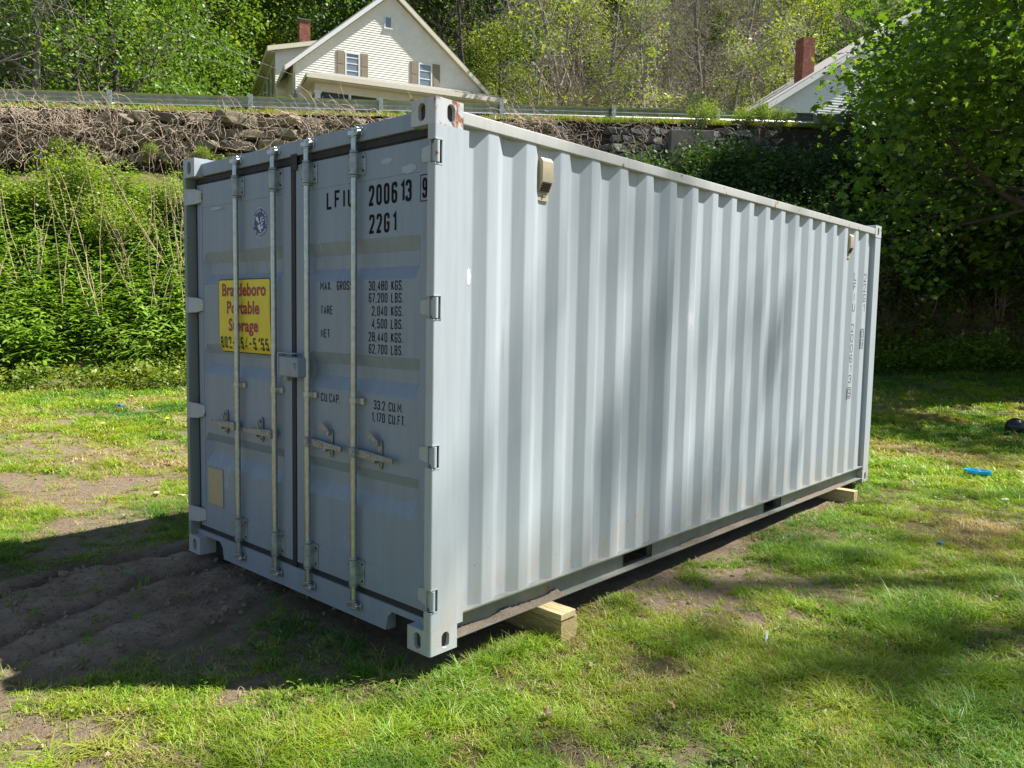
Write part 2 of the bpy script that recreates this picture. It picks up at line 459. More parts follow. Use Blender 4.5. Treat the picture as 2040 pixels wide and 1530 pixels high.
# ------------------------------------------------------------------ the ground sheets
def axis(lo, hi, f0, f1, fine, far, growth=1.12):
    a = [f0]; st_ = fine
    while a[-1] < f1: a.append(a[-1]+fine)
    r = [a[-1]]; st_ = fine
    while r[-1] < hi: st_ = min(st_*growth, far); r.append(r[-1]+st_)
    l = [a[0]]; st_ = fine
    while l[-1] > lo: st_ = min(st_*growth, far); l.append(l[-1]-st_)
    return np.array(l[::-1][:-1] + a + r[1:])
def grid_mesh(name, X, Y, Z, attrs, smooth=True, mask=None):
    nx, ny = X.shape
    V = np.stack([X.ravel(), Y.ravel(), Z.ravel()], 1)
    i, j = np.meshgrid(np.arange(nx-1), np.arange(ny-1), indexing='ij')
    a = (i*ny+j).ravel(); F = np.stack([a, a+ny, a+ny+1, a+1], 1)
    if mask is not None: F = F[mask[:-1, :-1].ravel()]
    return mesh_np(name, V, F, smooth, {k: v.ravel() for k, v in attrs.items()})

def ground_material():
    m, nt, p = new_mat('ground_soil_and_thatch')
    def at(n): return N(nt, 'ShaderNodeAttribute', attribute_name=n).outputs['Fac']
    fine = noise_fac(nt, 26, 8, rough=.7); mid = noise_fac(nt, 4.5, 5); grit = noise_fac(nt, 130, 4, rough=.7)
    thatch = ramp(nt, fine, [(.25, (.085, .08, .03)), (.5, (.17, .15, .06)), (.75, (.30, .25, .14))])
    dirt = ramp(nt, fine, [(.25, (.21, .145, .095)), (.5, (.33, .25, .175)), (.78, (.44, .35, .26))])
    dirt = mixc(nt, thresh(nt, grit, .55, .75), dirt, (.16, .11, .075))
    mud = ramp(nt, mid, [(.3, (.32, .22, .15)), (.55, (.46, .335, .23)), (.75, (.54, .42, .31))])
    mud = mixc(nt, thresh(nt, fine, .52, .66), mud, (.20, .14, .10))
    lit = ramp(nt, noise_fac(nt, 22, 6, rough=.75), [(.3, (.03, .02, .014)), (.5, (.11, .065, .04)), (.66, (.22, .13, .075)), (.8, (.34, .26, .18))])
    c = mixc(nt, at('bare'), thatch, dirt)
    c = mixc(nt, at('mud'), c, mud)
    c = mixc(nt, math_(nt, 'MULTIPLY', at('wet'), .75), c, (.06, .042, .032))
    c = mixc(nt, at('litter'), c, lit)
    nt.links.new(c, p.inputs['Base Color']); p.inputs['Roughness'].default_value = .95; p.inputs['Specular IOR Level'].default_value = .15
    h = math_(nt, 'ADD', math_(nt, 'MULTIPLY', fine, 1.0), math_(nt, 'MULTIPLY', grit, .35))
    bump(nt, p, h, 1.0, .06)
    return m
GROUND = ground_material()
ax = axis(-60, 45, -5.2, 3.6, .028, 1.2); ay = axis(-30, 75, -3.4, 4.5, .030, 1.2)
X, Y = np.meshgrid(ax, ay, indexing='ij')
S_, T_ = st(X, Y)
g = link_mesh('ground', grid_mesh('ground', X, Y, zground(X, Y), {'bare': bare_mask(X, Y), 'mud': mud_mask(X, Y), 'wet': wet_mask(X, Y), 'litter': litter_mask(X, Y)}, mask=T_ > .4), GROUND)
tag(g, kind='structure')

# upper terrace: shoulder in front of the guardrail, then road, lawn and wooded hill, in road coordinates
def zupper(s, t):
    x, y = xy(s, t)
    z = zroad(s) - .10*np.clip(t+.2, 0, 2) + (fbm(x*1.5, y*1.5, 61)-.5)*.10*sstep(-.6, .2, t)
    z = z + .05*np.clip(-9-t, 0, 100) + .52*np.clip(-25-t, 0, 200) + (fbm(x*.12, y*.12, 63)-.5)*5*sstep(-27, -40, t)
    return z
ss = np.arange(-90, 150, 1.0); tt = np.concatenate([[-170, -150, -130], np.arange(-110, -9, 2.0), [-8.2, -7.9, -.95, -.9], np.arange(-.7, 1.25, .12)])
Sg, Tg = np.meshgrid(ss, tt, indexing='ij'); Xg, Yg = xy(Sg, Tg)
UP = simple('hillside_leaf_litter', (.085, .075, .035), .95, 0, .55, 3, .5)
hill = link_mesh('hillside', grid_mesh('hillside', Xg, Yg, zupper(Sg, Tg)-.03*((Tg < -.93) & (Tg > -8.1)), {}, mask=(Tg < -.8)), UP)
tag(hill, kind='structure')
ss2 = np.arange(-14, 48, .25); tt2 = np.arange(-.95, 1.3, .125)
Sg, Tg = np.meshgrid(ss2, tt2, indexing='ij'); Xg, Yg = xy(Sg, Tg)
SHM = simple('shoulder_thatch', (.24, .20, .12), .95, 0, .5, 9, .6)
sh = link_mesh('road_shoulder', grid_mesh('road_shoulder', Xg, Yg, zupper(Sg, Tg)+.004, {}), SHM)
tag(sh, kind='structure')
ROADM = simple('asphalt', (.055, .055, .055), .85, 0, .25, 30, .2)
sr = np.arange(-90, 150, 2.0); tr = np.array([-7.9, -4.4, -.95])
Sg, Tg = np.meshgrid(sr, tr, indexing='ij'); Xg, Yg = xy(Sg, Tg)
road = link_mesh('road', grid_mesh('road', Xg, Yg, zroad(Sg)+.012, {}), ROADM)
tag(road, kind='structure')

# ------------------------------------------------------------------ grass (one uncountable mass)
def blade_tuft(seed, n, h, w, spread, lean, name='grass_tuft'):
    r = np.random.default_rng(seed); V = []; F = []
    for i in range(n):
        a = r.random()*6.283; rad = spread*math.sqrt(r.random()); bx, by = rad*math.cos(a), rad*math.sin(a)
        d = r.random()*6.283; hh = h*(.55+.6*r.random()); ln = lean*hh*(.25+r.random()); ww = w*(.7+.6*r.random())
        cx, cy = math.cos(d), math.sin(d); px, py = -cy, cx
        b = len(V)
        for f, wf, lf in ((0, 1, 0), (.5, .85, .28), (.85, .45, .75)):
            zz = hh*f*(1-.25*lf*lean)
            V.append((bx+cx*ln*lf+px*ww*wf, by+cy*ln*lf+py*ww*wf, zz)); V.append((bx+cx*ln*lf-px*ww*wf, by+cy*ln*lf-py*ww*wf, zz))
        V.append((bx+cx*ln*1.15, by+cy*ln*1.15, hh*(1-.3*lean)))
        F += [[b, b+1, b+3], [b, b+3, b+2], [b+2, b+3, b+5], [b+2, b+5, b+4], [b+4, b+5, b+6]]
    return mesh_np(name, V, np.array(F))
def inst_leaf_mat(name, stops, trans=.35, gloss=.03):
    m = leaf_mat(name, stops, trans, .45, 'tint', gloss)
    for n in m.node_tree.nodes:
        if n.type == 'ATTRIBUTE': n.attribute_type = 'INSTANCER'
    return m
GRASSM = inst_leaf_mat('grass_blades', [(0, (.42, .33, .17)), (.10, (.30, .29, .08)), (.2, (.33, .41, .03)), (.45, (.20, .335, .022)), (.72, (.10, .23, .025)), (1, (.045, .14, .045))], .38, .03)
tufts = [blade_tuft(i, 15, .062, .0019, .035, .9) for i in range(6)] + [blade_tuft(20+i, 16, .12, .0021, .045, 1.0) for i in range(3)] + \
        [blade_tuft(40+i, 22, .10, .006, .11, .9) for i in range(4)]
for t_ in tufts: t_.materials.append(GRASSM)

def grass_points(n, d0, d1, seed, half=.72):
    r = np.random.default_rng(seed)
    d = np.sqrt(r.random(n)*(d1*d1-d0*d0)+d0*d0); u = (r.random(n)*2-1)*half*d
    R_ = np.array([.7396, .6728])/np.hypot(.7396, .6728); F_ = np.array([-.6728, .7396])/np.hypot(.7396, .6728)
    x = CAM[0]+R_[0]*u+F_[0]*d; y = CAM[1]+R_[1]*u+F_[1]*d
    return x, y, d, r
def grass_band(n, d0, d1, seed, big):
    x, y, d, r = grass_points(n, d0, d1, seed)
    s, t = st(x, y)
    b = bare_mask(x, y); m = mud_mask(x, y); li = litter_mask(x, y)
    under = (x > -2.40) & (x < -.03) & (y > .05) & (y < 6.02)
    dens = (1-.88*b)*(1-.97*m)*(1-.80*li)
    dens = np.where(under, 0, dens)
    front = sstep(-3.6, -3.0, x)*(1-sstep(-.3, .3, x))*(1-sstep(.1, .4, y))*sstep(-1.4, -.9, y)
    dens = dens*(1-.55*front)
    clump = fbm(x*3.3, y*3.3, 71, 3)
    dens = dens*np.clip(.22+1.5*sstep(.30, .60, clump), 0, 1)
    # gaps beneath timbers
    dens = np.where((np.abs(y-.855) < .10) & (x < .20) & (x > -2.7), 0, dens)
    dens = np.where((x > .1) & (x < .75) & (y < 1.1) & (y > .2), dens*.45, dens)
    keep = (r.random(n) < dens) & (t > 7.2) & (d > 1.9)
    x, y, d, b, clump, li = x[keep], y[keep], d[keep], b[keep], clump[keep], li[keep]; k = len(x)
    z = zground(x, y)-.006
    hue = fbm(x*.8, y*.8, 81, 3)
    tint = .30+1.25*(hue-.45)+.35*(clump-.5)+r.normal(size=k)*.10
    tint = np.where(r.random(k) < .10+.30*b, r.random(k)*.12, tint)
    s2, t2 = st(x, y)
    tint = tint+.25*sstep(16, 22, s2)*sstep(13, 9, t2)
    h = (.34+.58*clump)*(1-.35*b)*(.85+.4*r.random(k))
    h = h*(1+.9*sstep(10.5, 8, t2))
    tall = (fbm(x*1.6, y*1.6, 91, 3) > .60)
    if big: idx = 9+r.integers(0, 4, k)
    else: idx = np.where(tall & (r.random(k) < .45), 6+r.integers(0, 3, k), r.integers(0, 6, k))
    rot = np.stack([r.normal(size=k)*.18, r.normal(size=k)*.18, r.random(k)*6.283], 1)
    sc = np.stack([1+.2*r.random(k)]*2+[h], 1)
    return np.stack([x, y, z], 1), rot, sc, idx, np.clip(tint, 0, 1)
parts = [grass_band(52000, 1.9, 6.0, 1, False), grass_band(42000, 6, 11, 2, False), grass_band(16000, 8, 14, 3, True), grass_band(26000, 13, 28, 4, True)]
P, R4, SC, IX, TN = (np.concatenate([p[i] for p in parts]) for i in range(5))
gr = gn_scatter('grass', P, R4, SC, IX, TN, tufts)
tag(gr, 'short patchy spring grass growing across the whole yard', 'grass', kind='stuff')

# grass along the shoulder
r = np.random.default_rng(55); n = 9000
s = r.random(n)*50-12; t = -.45+1.55*r.random(n)**.8
keep = r.random(n) < np.where(s < 13, sstep(1.15, .1, t), 1)*.95+.05
s, t = s[keep], t[keep]; x, y = xy(s, t); k = len(s)
P = np.stack([x, y, zupper(s, t)], 1)
tn = np.where(r.random(k) < .38*sstep(-.1, .9, t)+.12, r.random(k)*.12, .25+.35*r.random(k))
gs = gn_scatter('verge_grass', P, np.stack([r.normal(size=k)*.2, r.normal(size=k)*.2, r.random(k)*6.28], 1),
                np.stack([1+.4*r.random(k)]*2+[1.5+1.6*r.random(k)], 1), 9+r.integers(0, 4, k), tn, tufts)
tag(gs, 'long grass along the top of the stone wall under the guardrail', 'grass', kind='stuff')
# ------------------------------------------------------------------ shipping container
L_, W_, H_ = 6.058, 2.438, 2.591
box_root = thing('shipping_container', 'pale grey corrugated steel storage container with closed doors standing on timbers in the yard', 'shipping container')

def hole_face(mb, o, U, V, w, h, cx, cy, rw, rh, depth, nseg=24):
    """flat face o + U*[0,w] + V*[0,h] with an upright oval opening and its rim going in"""
    o, U, V = np.array(o, float), np.array(U, float), np.array(V, float); nrm = np.cross(U, V)
    ang = sorted(set([2*math.pi*i/nseg for i in range(nseg)] + [math.atan2(a-cy, b-cx) % (2*math.pi) for a in (0, h) for b in (0, w)]))
    inner = []; outer = []
    for t in ang:
        c_, s_ = math.cos(t), math.sin(t)
        # stadium
        st_ = rh-rw
        k = rw
        px, py = rw*c_, rw*s_ + (st_ if s_ > 1e-6 else -st_ if s_ < -1e-6 else 0)
        inner.append((cx+px, cy+py))
        sc = min([((w-cx)/c_ if c_ > 1e-9 else 1e9), (-cx/c_ if c_ < -1e-9 else 1e9), ((h-cy)/s_ if s_ > 1e-9 else 1e9), (-cy/s_ if s_ < -1e-9 else 1e9)])
        outer.append((cx+sc*c_, cy+sc*s_))
    n = len(ang)
    P = [o+U*a+V*b for a, b in outer] + [o+U*a+V*b for a, b in inner] + [o+U*a+V*b-nrm*depth for a, b in inner]
    F = []
    for i in range(n):
        j = (i+1) % n
        F += [[i, j, n+j, n+i], [n+i, n+j, 2*n+j, 2*n+i]]
    mb.add(P, F)

HOLE_SHADE = simple('casting_hole_shade', (.09, .08, .075), .9, 0, .4, 30)  # colour of the dark box that stands in for shade in the casting holes
def corner_casting(cx, cy, top, mat, name='corner_casting'):
    """cx, cy: which corner (0 near / 1 far)"""
    wx, wy, h = .162, .178, .118
    ox = 0 if cx == 0 else -W_; sx = -1 if cx == 0 else 1
    oy = 0 if cy == 0 else L_; sy = 1 if cy == 0 else -1
    z0 = H_-h if top else 0
    mb = MB(); r = .014
    def pt(a, b, z): return (ox+sx*a, oy+sy*b, z)
    # plan outline with the outer corner rounded
    arc = [(r-r*math.cos(t), r-r*math.sin(t)) for t in np.linspace(0, math.pi/2, 6)]
    out = [(wx, 0)] + arc[::-1] + [(0, wy)] + [(wx, wy)]
    n = len(out)
    for z, rev in ((z0, 0), (z0+h, 1)):
        mb.add([pt(a, b, z) for a, b in out], [list(range(n))])
    for i in range(1, 6):
        a, b = out[i], out[i+1]
        mb.add([pt(*a, z0), pt(*b, z0), pt(*b, z0+h), pt(*a, z0+h)], [[0, 1, 2, 3]])
    # inner plain sides
    mb.add([pt(wx, 0, z0), pt(wx, wy, z0), pt(wx, wy, z0+h), pt(wx, 0, z0+h)], [[0, 1, 2, 3]])
    mb.add([pt(0, wy, z0), pt(wx, wy, z0), pt(wx, wy, z0+h), pt(0, wy, z0+h)], [[0, 1, 2, 3]])
    # face towards the doors / far end, and face towards the side, each with its hole
    hole_face(mb, pt(r, 0, z0), (sx, 0, 0), (0, 0, 1), wx-r, h, .089-r, .059, .0255, .040, .022*(-1 if sx*sy < 0 else 1))
    hole_face(mb, pt(0, r, z0), (0, sy, 0), (0, 0, 1), wy-r, h, .101-r, .059, .0255, .040, .022*(1 if sx*sy < 0 else -1))
    return mb.build(name, mat, box_root)
for cx in (0, 1):
    for cy in (0, 1):
        for top in (True, False):
            mt = PAINT_RUSTY if (top and cx == 0) else PAINT_WORN
            if cx == 1: mt = PAINT
            c = corner_casting(cx, cy, top, mt)
            zc0 = H_-.112 if top else .006; xa = (-.156, -.026) if cx == 0 else (-W_+.026, -W_+.156); ya = (.026, .172) if cy == 0 else (L_-.172, L_-.026)
            m_ = MB(); m_.box(*xa, *ya, zc0, zc0+.106); m_.build('casting_shade_box', HOLE_SHADE, c)
            if cx == 0 and cy == 0 and top: c['label'] = 'rust-stained upper corner casting'

# posts
P1, P2 = .118, H_-.118
mb = MB()
# near right post: door-side flange, rounded corner, side plate; hinge slots stay as gaps in the side plate
hz = [(2.352, .052), (1.650, .052), (.957, .052), (.268, .052)]
def rounded_post(sx, ox, sy, oy, slots):
    mb = MB(); r = .012
    arc = [(r-r*math.cos(t), r-r*math.sin(t)) for t in np.linspace(0, math.pi/2, 6)][::-1]
    zs = [P1]
    for zc, hh in sorted(slots): zs += [zc-hh, zc+hh]
    zs.append(P2)
    for i in range(len(zs)-1):
        z0, z1 = zs[i], zs[i+1]; slot = i % 2 == 1
        out = [(.045, 0)] + arc + [(0, .216)] + [(.008, .216), (.008, .02), (.045, .008)]
        if slot: out = [(0, .048), (0, .216), (.008, .216), (.008, .048)]
        mb.prism([(ox+sx*a, oy+sy*b, z0) for a, b in out], (0, 0, z1-z0))
    # inner web closing the slots
    mb.box(ox+sx*.040, ox+sx*.046, oy+sy*.012, oy+sy*.20, P1, P2)
    mb.box(ox+sx*.008, ox+sx*.046, oy+sy*.205, oy+sy*.214, P1, P2)
    return mb
rounded_post(-1, 0, 1, 0, hz).build('corner_post', PAINT, box_root)
mb = MB()                                        # left door post, seen from inside
mb.box(-W_, -W_+.036, .004, .012, P1, P2); mb.box(-W_, -W_+.006, .012, .21, P1, P2); mb.box(-W_+.034, -W_+.040, .012, .075, P1, P2)
mb.box(-W_+.006, -W_+.15, .085, .20, P1, P2)
PAINT_DARK = paint_mat('post_inner_paint', (.20, .24, .235), dirt=.3, chips=.2)
mb.build('corner_post', PAINT_DARK, box_root)
mb = MB(); mb.box(-.10, -.002, L_-.165, L_-.004, P1, P2); mb.build('corner_post', PAINT, box_root, bevel=.008)
mb = MB(); mb.box(-W_+.002, -W_+.10, L_-.165, L_-.004, P1, P2); mb.build('corner_post', PAINT, box_root)

# header and sill across the door end
mb = MB(); mb.box(-W_+.15, -.15, .046, .16, 2.478, 2.556)
mb.add([(-W_+.15, .046, 2.556), (-.15, .046, 2.556), (-.15, .17, 2.574), (-W_+.15, .17, 2.574), (-W_+.15, .17, 2.55), (-.15, .17, 2.55)],
       [[0, 1, 2, 3], [3, 2, 5, 4], [0, 4, 5, 1], [0, 3, 4], [1, 5, 2]])
mb.build('door_header', PAINT_DOOR_SHADED, box_root, bevel=.004)
mb = MB(); za, zb = .012, .150
pk = [(-W_+.165, -W_+.36), (-.36, -.165)]
mb.prism([(-W_+.04, .050, zb), (-W_+.04, .050, .118), (-W_+.165, .050, .118), (-W_+.34, .050, .118), (-W_+.375, .050, .085), (-W_+.39, .050, za),
          (-.39, .050, za), (-.375, .050, .085), (-.34, .050, .118), (-.04, .050, .118), (-.04, .050, zb)], (0, .014, 0))
mb.box(-W_+.17, -.17, .064, .17, .128, zb-.006); mb.box(-W_+.39, -.39, .064, .17, za, za+.02)
for a, b in ((-W_+.392, -W_+.384), (-.392, -.384)): mb.box(a, b, .064, .17, za, .118)
mb.build('door_sill', PAINT_DOOR_SHADED, box_root)
mb = MB()
for a, b in ((-W_+.17, -W_+.383), (-.383, -.17)): mb.box(a, b, .11, .115, .0, .125)
mb.each('sill_pocket_back', DARKHOLE, box_root)

# rails
for s, ox, vis in ((-1, 0, 1), (1, -W_, 0)):
    mb = MB(); mb.box(ox+s*.002, ox+s*.062, .178, L_-.178, 2.497, 2.557); mb.build('top_rail', PAINT_RAIL, box_root, bevel=.006)
    # bottom rail: outward channel with two fork pockets
    mb = MB()
    mb.box(ox+s*.001, ox+s*.09, .216, L_-.165, .160, .168)
    mb.box(ox+s*.001, ox+s*.09, .178, L_-.178, .042, .048)
    ys = [.178, 1.675, 2.01, 3.70, 4.035, L_-.178]
    for i in (0, 2, 4): mb.box(ox+s*.054, ox+s*.060, ys[i], ys[i+1], .048, .160)
    for i in (1, 3):
        mb.box(ox+s*.050, ox+s*.40, ys[i]-.004, ys[i], .048, .160); mb.box(ox+s*.050, ox+s*.40, ys[i+1], ys[i+1]+.004, .048, .160)
        mb.box(ox+s*.050, ox+s*.40, ys[i], ys[i+1], .160, .166)
    mb.build('bottom_rail', PAINT_RAIL_SHADED if vis else PAINT_DARK, box_root)
    mb = MB()
    for i in (1, 3): mb.box(ox+s*.30, ox+s*.31, ys[i], ys[i+1], .042, .16)
    mb.each('fork_pocket', DARKHOLE, box_root)

# side walls: trapezoid corrugation, pitch 278 mm, 36 mm deep
def corrugated(xo, s):
    xi = xo + s*.036; pts = [(.216, xi)]
    k = 0
    while True:
        c = .393+.278*k
        if c > 5.70: break
        pts += [(c-.036-.068, xi), (c-.036, xo), (c+.036, xo), (c+.036+.068, xi)]
        k += 1
    pts += [(5.893, xi)]
    V = []; F = []
    th = s*.002
    # small bend radius at each fold
    ref = []
    for i, (y, x) in enumerate(pts):
        if i in (0, len(pts)-1): ref.append((y, x)); continue
        (ya, xa), (yb, xb) = pts[i-1], pts[i+1]
        la, lb = math.hypot(y-ya, x-xa), math.hypot(yb-y, xb-x); e = .007
        for f in (0, .5, 1):
            pa = (y+(ya-y)*e/la, x+(xa-x)*e/la); pb = (y+(yb-y)*e/lb, x+(xb-x)*e/lb)
            q = ((1-f)**2*pa[0]+2*f*(1-f)*y+f*f*pb[0], (1-f)**2*pa[1]+2*f*(1-f)*x+f*f*pb[1]); ref.append(q)
    zs = [.166, .9, 1.7, 2.51]
    V = [(x, y, z) for z in zs for y, x in ref]; n = len(ref)
    F = [[r_*n+i, r_*n+i+1, (r_+1)*n+i+1, (r_+1)*n+i] for r_ in range(len(zs)-1) for i in range(n-1)]
    if s > 0: F = [f[::-1] for f in F]
    return mesh_np('side_wall', V, F, False)
sw = link_mesh('side_wall', corrugated(-.009, -1), PAINT, box_root)
sw.data.polygons.foreach_set('use_smooth', np.ones(len(sw.data.polygons), bool)); sw.data.set_sharp_from_angle(angle=math.radians(25))
sw2 = link_mesh('side_wall', corrugated(-W_+.009, 1), PAINT, box_root)
# weld joints between the pressed sheets
mb = MB()
for y in (.231, 1.577+.022, 2.92, 4.27, 5.60): mb.box(-.046+.0005, -.0436, y-.0022, y+.0022, .17, 2.49)
mb.each('weld_seam', PAINT_RAIL_SHADED, sw)
mb = MB(); mb.box(-W_+.06, -.06, .05, L_-.02, 2.535, 2.55); mb.build('roof_panel', PAINT, box_root)
mb = MB(); mb.box(-W_+.10, -.10, L_-.06, L_-.04, .118, 2.50); mb.build('end_wall', PAINT, box_root)
mb = MB(); mb.box(-W_+.09, -.092, .17, L_-.10, .13, .155)
for i in range(17):
    if i*.34+.3 < 5.7: mb.box(-W_+.09, -.091, .35+i*.33, .39+i*.33, .05, .13)
mb.build('floor_frame', RUBBER, box_root)

# ventilators tucked in the corrugation
VENTM = simple('vent_plastic', (.40, .345, .24), .55, 0, .08, 12)
def ventilator(y0):
    w = .088
    mb = MB()
    P = [(-.044, y0, 2.44), (-.044, y0, 2.27), (-.03, y0, 2.27), (-.002, y0, 2.325), (-.002, y0, 2.425), (-.018, y0, 2.445)]
    mb.prism(P, (0, w, 0))
    v = mb.build('ventilator', VENTM, sw, bevel=.003)
    m2 = MB(); m2.box(-.044, -.036, y0, y0+w, 2.225, 2.268); m2.build('vent_foot', VENTM, v)
    m3 = MB()
    for i in range(6):
        f = (i+.5)/6; x = -.027+(.0235)*f; z = 2.274+.048*f; m3.box(x, x+.0032, y0+.008, y0+w-.008, z-.0052, z-.0002)
    m3.each('louvre', DARKHOLE, v)
    m4 = MB(); m4.tube((-.036, y0+w/2, 2.25), (-.028, y0+w/2, 2.25), .006, n=8); m4.build('screw', STEEL, v)
ventilator(.755); ventilator(5.214)

# dirt lying in the lower channel
r = np.random.default_rng(5); V = []; F = []
for seg, (ya, yb, hmax) in enumerate(((.19, 1.05, .030), (2.35, 3.6, .012), (4.3, 5.5, .012))):
    ny = int((yb-ya)/.012); nx = 5
    b = len(V)
    for i in range(ny):
        yy = ya+(yb-ya)*i/(ny-1)
        hprof = hmax*(.25+1.1*vnoise(np.array(yy*9), np.array(seg*3.3), 3))*min(1, i/4, (ny-1-i)/4)
        for j in range(nx):
            f = j/(nx-1); z = .0478+hprof*math.sin(min(1, f*1.15)*math.pi*.5)*(.75+.5*r.random())*(1 if f > 0 else 0)
            V.append((-.003-.0500*f, yy, float(z)))
    for i in range(ny-1):
        for j in range(nx-1):
            a = b+i*nx+j; F.append([a, a+nx, a+nx+1, a+1])
SOIL = simple('dry_soil', (.13, .105, .078), .95, 0, .35, 90, .8)
me = mesh_np('soil_in_rail', V, np.array(F)); o = link_mesh('soil_in_rail', me, SOIL); tag(o, 'clods of dry soil lying along the bottom side rail', 'soil', kind='stuff')
mb = MB(); mb.tube((-.02, .985, .168), (-.012, .985, .215), .008, .004, n=7); mb.build('lashing_stub', PAINT_WORN, box_root)

# ---- doors
YD = .057
def dp(x0, z0):                                   # a point measured on plane y=0 moved on to the door plane
    k = (2.4447+YD)/2.4447
    return CAM[0]+(x0-CAM[0])*k, CAM[2]+(z0-CAM[2])*k
ZT, ZB = 2.428, .184
trough = [(dp(0, a)[1], dp(0, b)[1], dp(0, c)[1], dp(0, d)[1]) for a, b, c, d in ((1.984, 1.915, 1.844, 1.782), (1.411, 1.350, 1.286, 1.218), (.841, .783, .714, .637))]
DEP = .034
def door_y(z):
    for a, b, c, d in trough:
        if z >= a: return YD
        if z > b: return YD+DEP*(a-z)/(a-b)
        if z >= c: return YD+DEP
        if z > d: return YD+DEP*(z-d)/(c-d)
    return YD
def make_door(x0, x1, hinge_right, px0, px1):
    """x0..x1 whole leaf, px0..px1 pressed panel"""
    zt, zb = dp(0, 2.266)[1], dp(0, .350)[1]
    zs = [zb]
    for a, b, c, d in trough[::-1]: zs += [d, c, b, a]
    zs += [zt]
    xs = [px0, px0+.045, px1-.045, px1]
    V = []; F = []
    for z in zs:
        for i, x in enumerate(xs): V.append((x, door_y(z) if 0 < i < 3 else YD, z))
    for i in range(len(zs)-1):
        for j in range(3):
            a = i*4+j; F.append([a, a+1, a+5, a+4])
    leaf = link_mesh('door', mesh_np('door', V, F), PAINT_DOOR_SHADED, box_root)
    mb = MB()
    mb.box(x0, px0, YD-.004, YD+.045, ZB, ZT); mb.box(px1, x1, YD-.004, YD+.045, ZB, ZT)
    mb.box(px0, px1, YD-.003, YD+.045, zt, ZT); mb.box(px0, px1, YD-.003, YD+.045, ZB, zb)
    mb.build('door_frame', PAINT_DOOR_SHADED, leaf, bevel=.003)
    mb = MB(); g = .004
    mb.box(x0, x1, YD+.006, YD+.016, ZT, 2.474); mb.box(x0, x1, YD+.004, YD+.014, .148, ZB)
    mb.box(x0, x1, YD-.002, YD+.008, ZT+.012, ZT+.020)
    (mb.box(x1, x1+.030, YD+.006, YD+.02, .150, 2.474) if hinge_right else mb.box(x0-.034, x0, YD+.006, YD+.02, .150, 2.474))
    mb.build('gasket', RUBBER, leaf)
    return leaf
C_ = -1.219
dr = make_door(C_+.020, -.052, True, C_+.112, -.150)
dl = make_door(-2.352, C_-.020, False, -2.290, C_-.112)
mb = MB(); mb.box(C_-.0195, C_+.0195, YD-.009, YD+.004, ZB-.03, ZT+.04); mb.box(C_-.016, C_+.045, YD-.013, YD-.009, ZT-.03, ZT+.06)
mb.build('centre_gasket', RUBBER, dr)

# hinges
leaf_of_hinge = dr
for zc, hh in hz:
    mb = MB(); mb.tube((-.006, .020, zc-hh+.004), (-.006, .020, zc+hh-.004), .0135, n=14)
    z0, z1 = zc-hh+.012, zc+hh-.012
    mb.prism([(-.006, .012, z1), (-.006, .012, z0), (-.062, .044, z0-.004), (-.135, .044, zc-.030), (-.140, .044, zc), (-.135, .044, zc+.030), (-.062, .044, z1+.004)], (0, .010, 0))
    h = mb.build('hinge', PAINT_WORN if zc > 2 or zc < .5 else PAINT, dr, smooth=True)
    m2 = MB()
    for z in (zc-hh-.007, zc+hh): m2.box(-.020, .0015, .004, .050, z, z+.007)
    m2.each('hinge_lug', PAINT_WORN, leaf_of_hinge)
    m3 = MB(); m3.tube((-.100, .043, zc+.002), (-.100, .047, zc+.002), .006, n=8); m3.build('hinge_pin', STEEL, h)
for zc in (2.352, 1.655, .960, .262):
    mb = MB(); z0, z1 = zc-.052, zc+.052
    mb.prism([(-2.425, .000, z1), (-2.425, .000, z0), (-2.330, .020, z0+.004), (-2.285, .046, zc-.036), (-2.280, .048, zc), (-2.285, .046, zc+.036), (-2.330, .020, z1-.004)], (0, .016, 0))
    mb.tube((-2.412, .012, z0-.002), (-2.412, .012, z1+.002), .014, n=12)
    h = mb.build('hinge', PAINT_WORN, dl, bevel=.003)

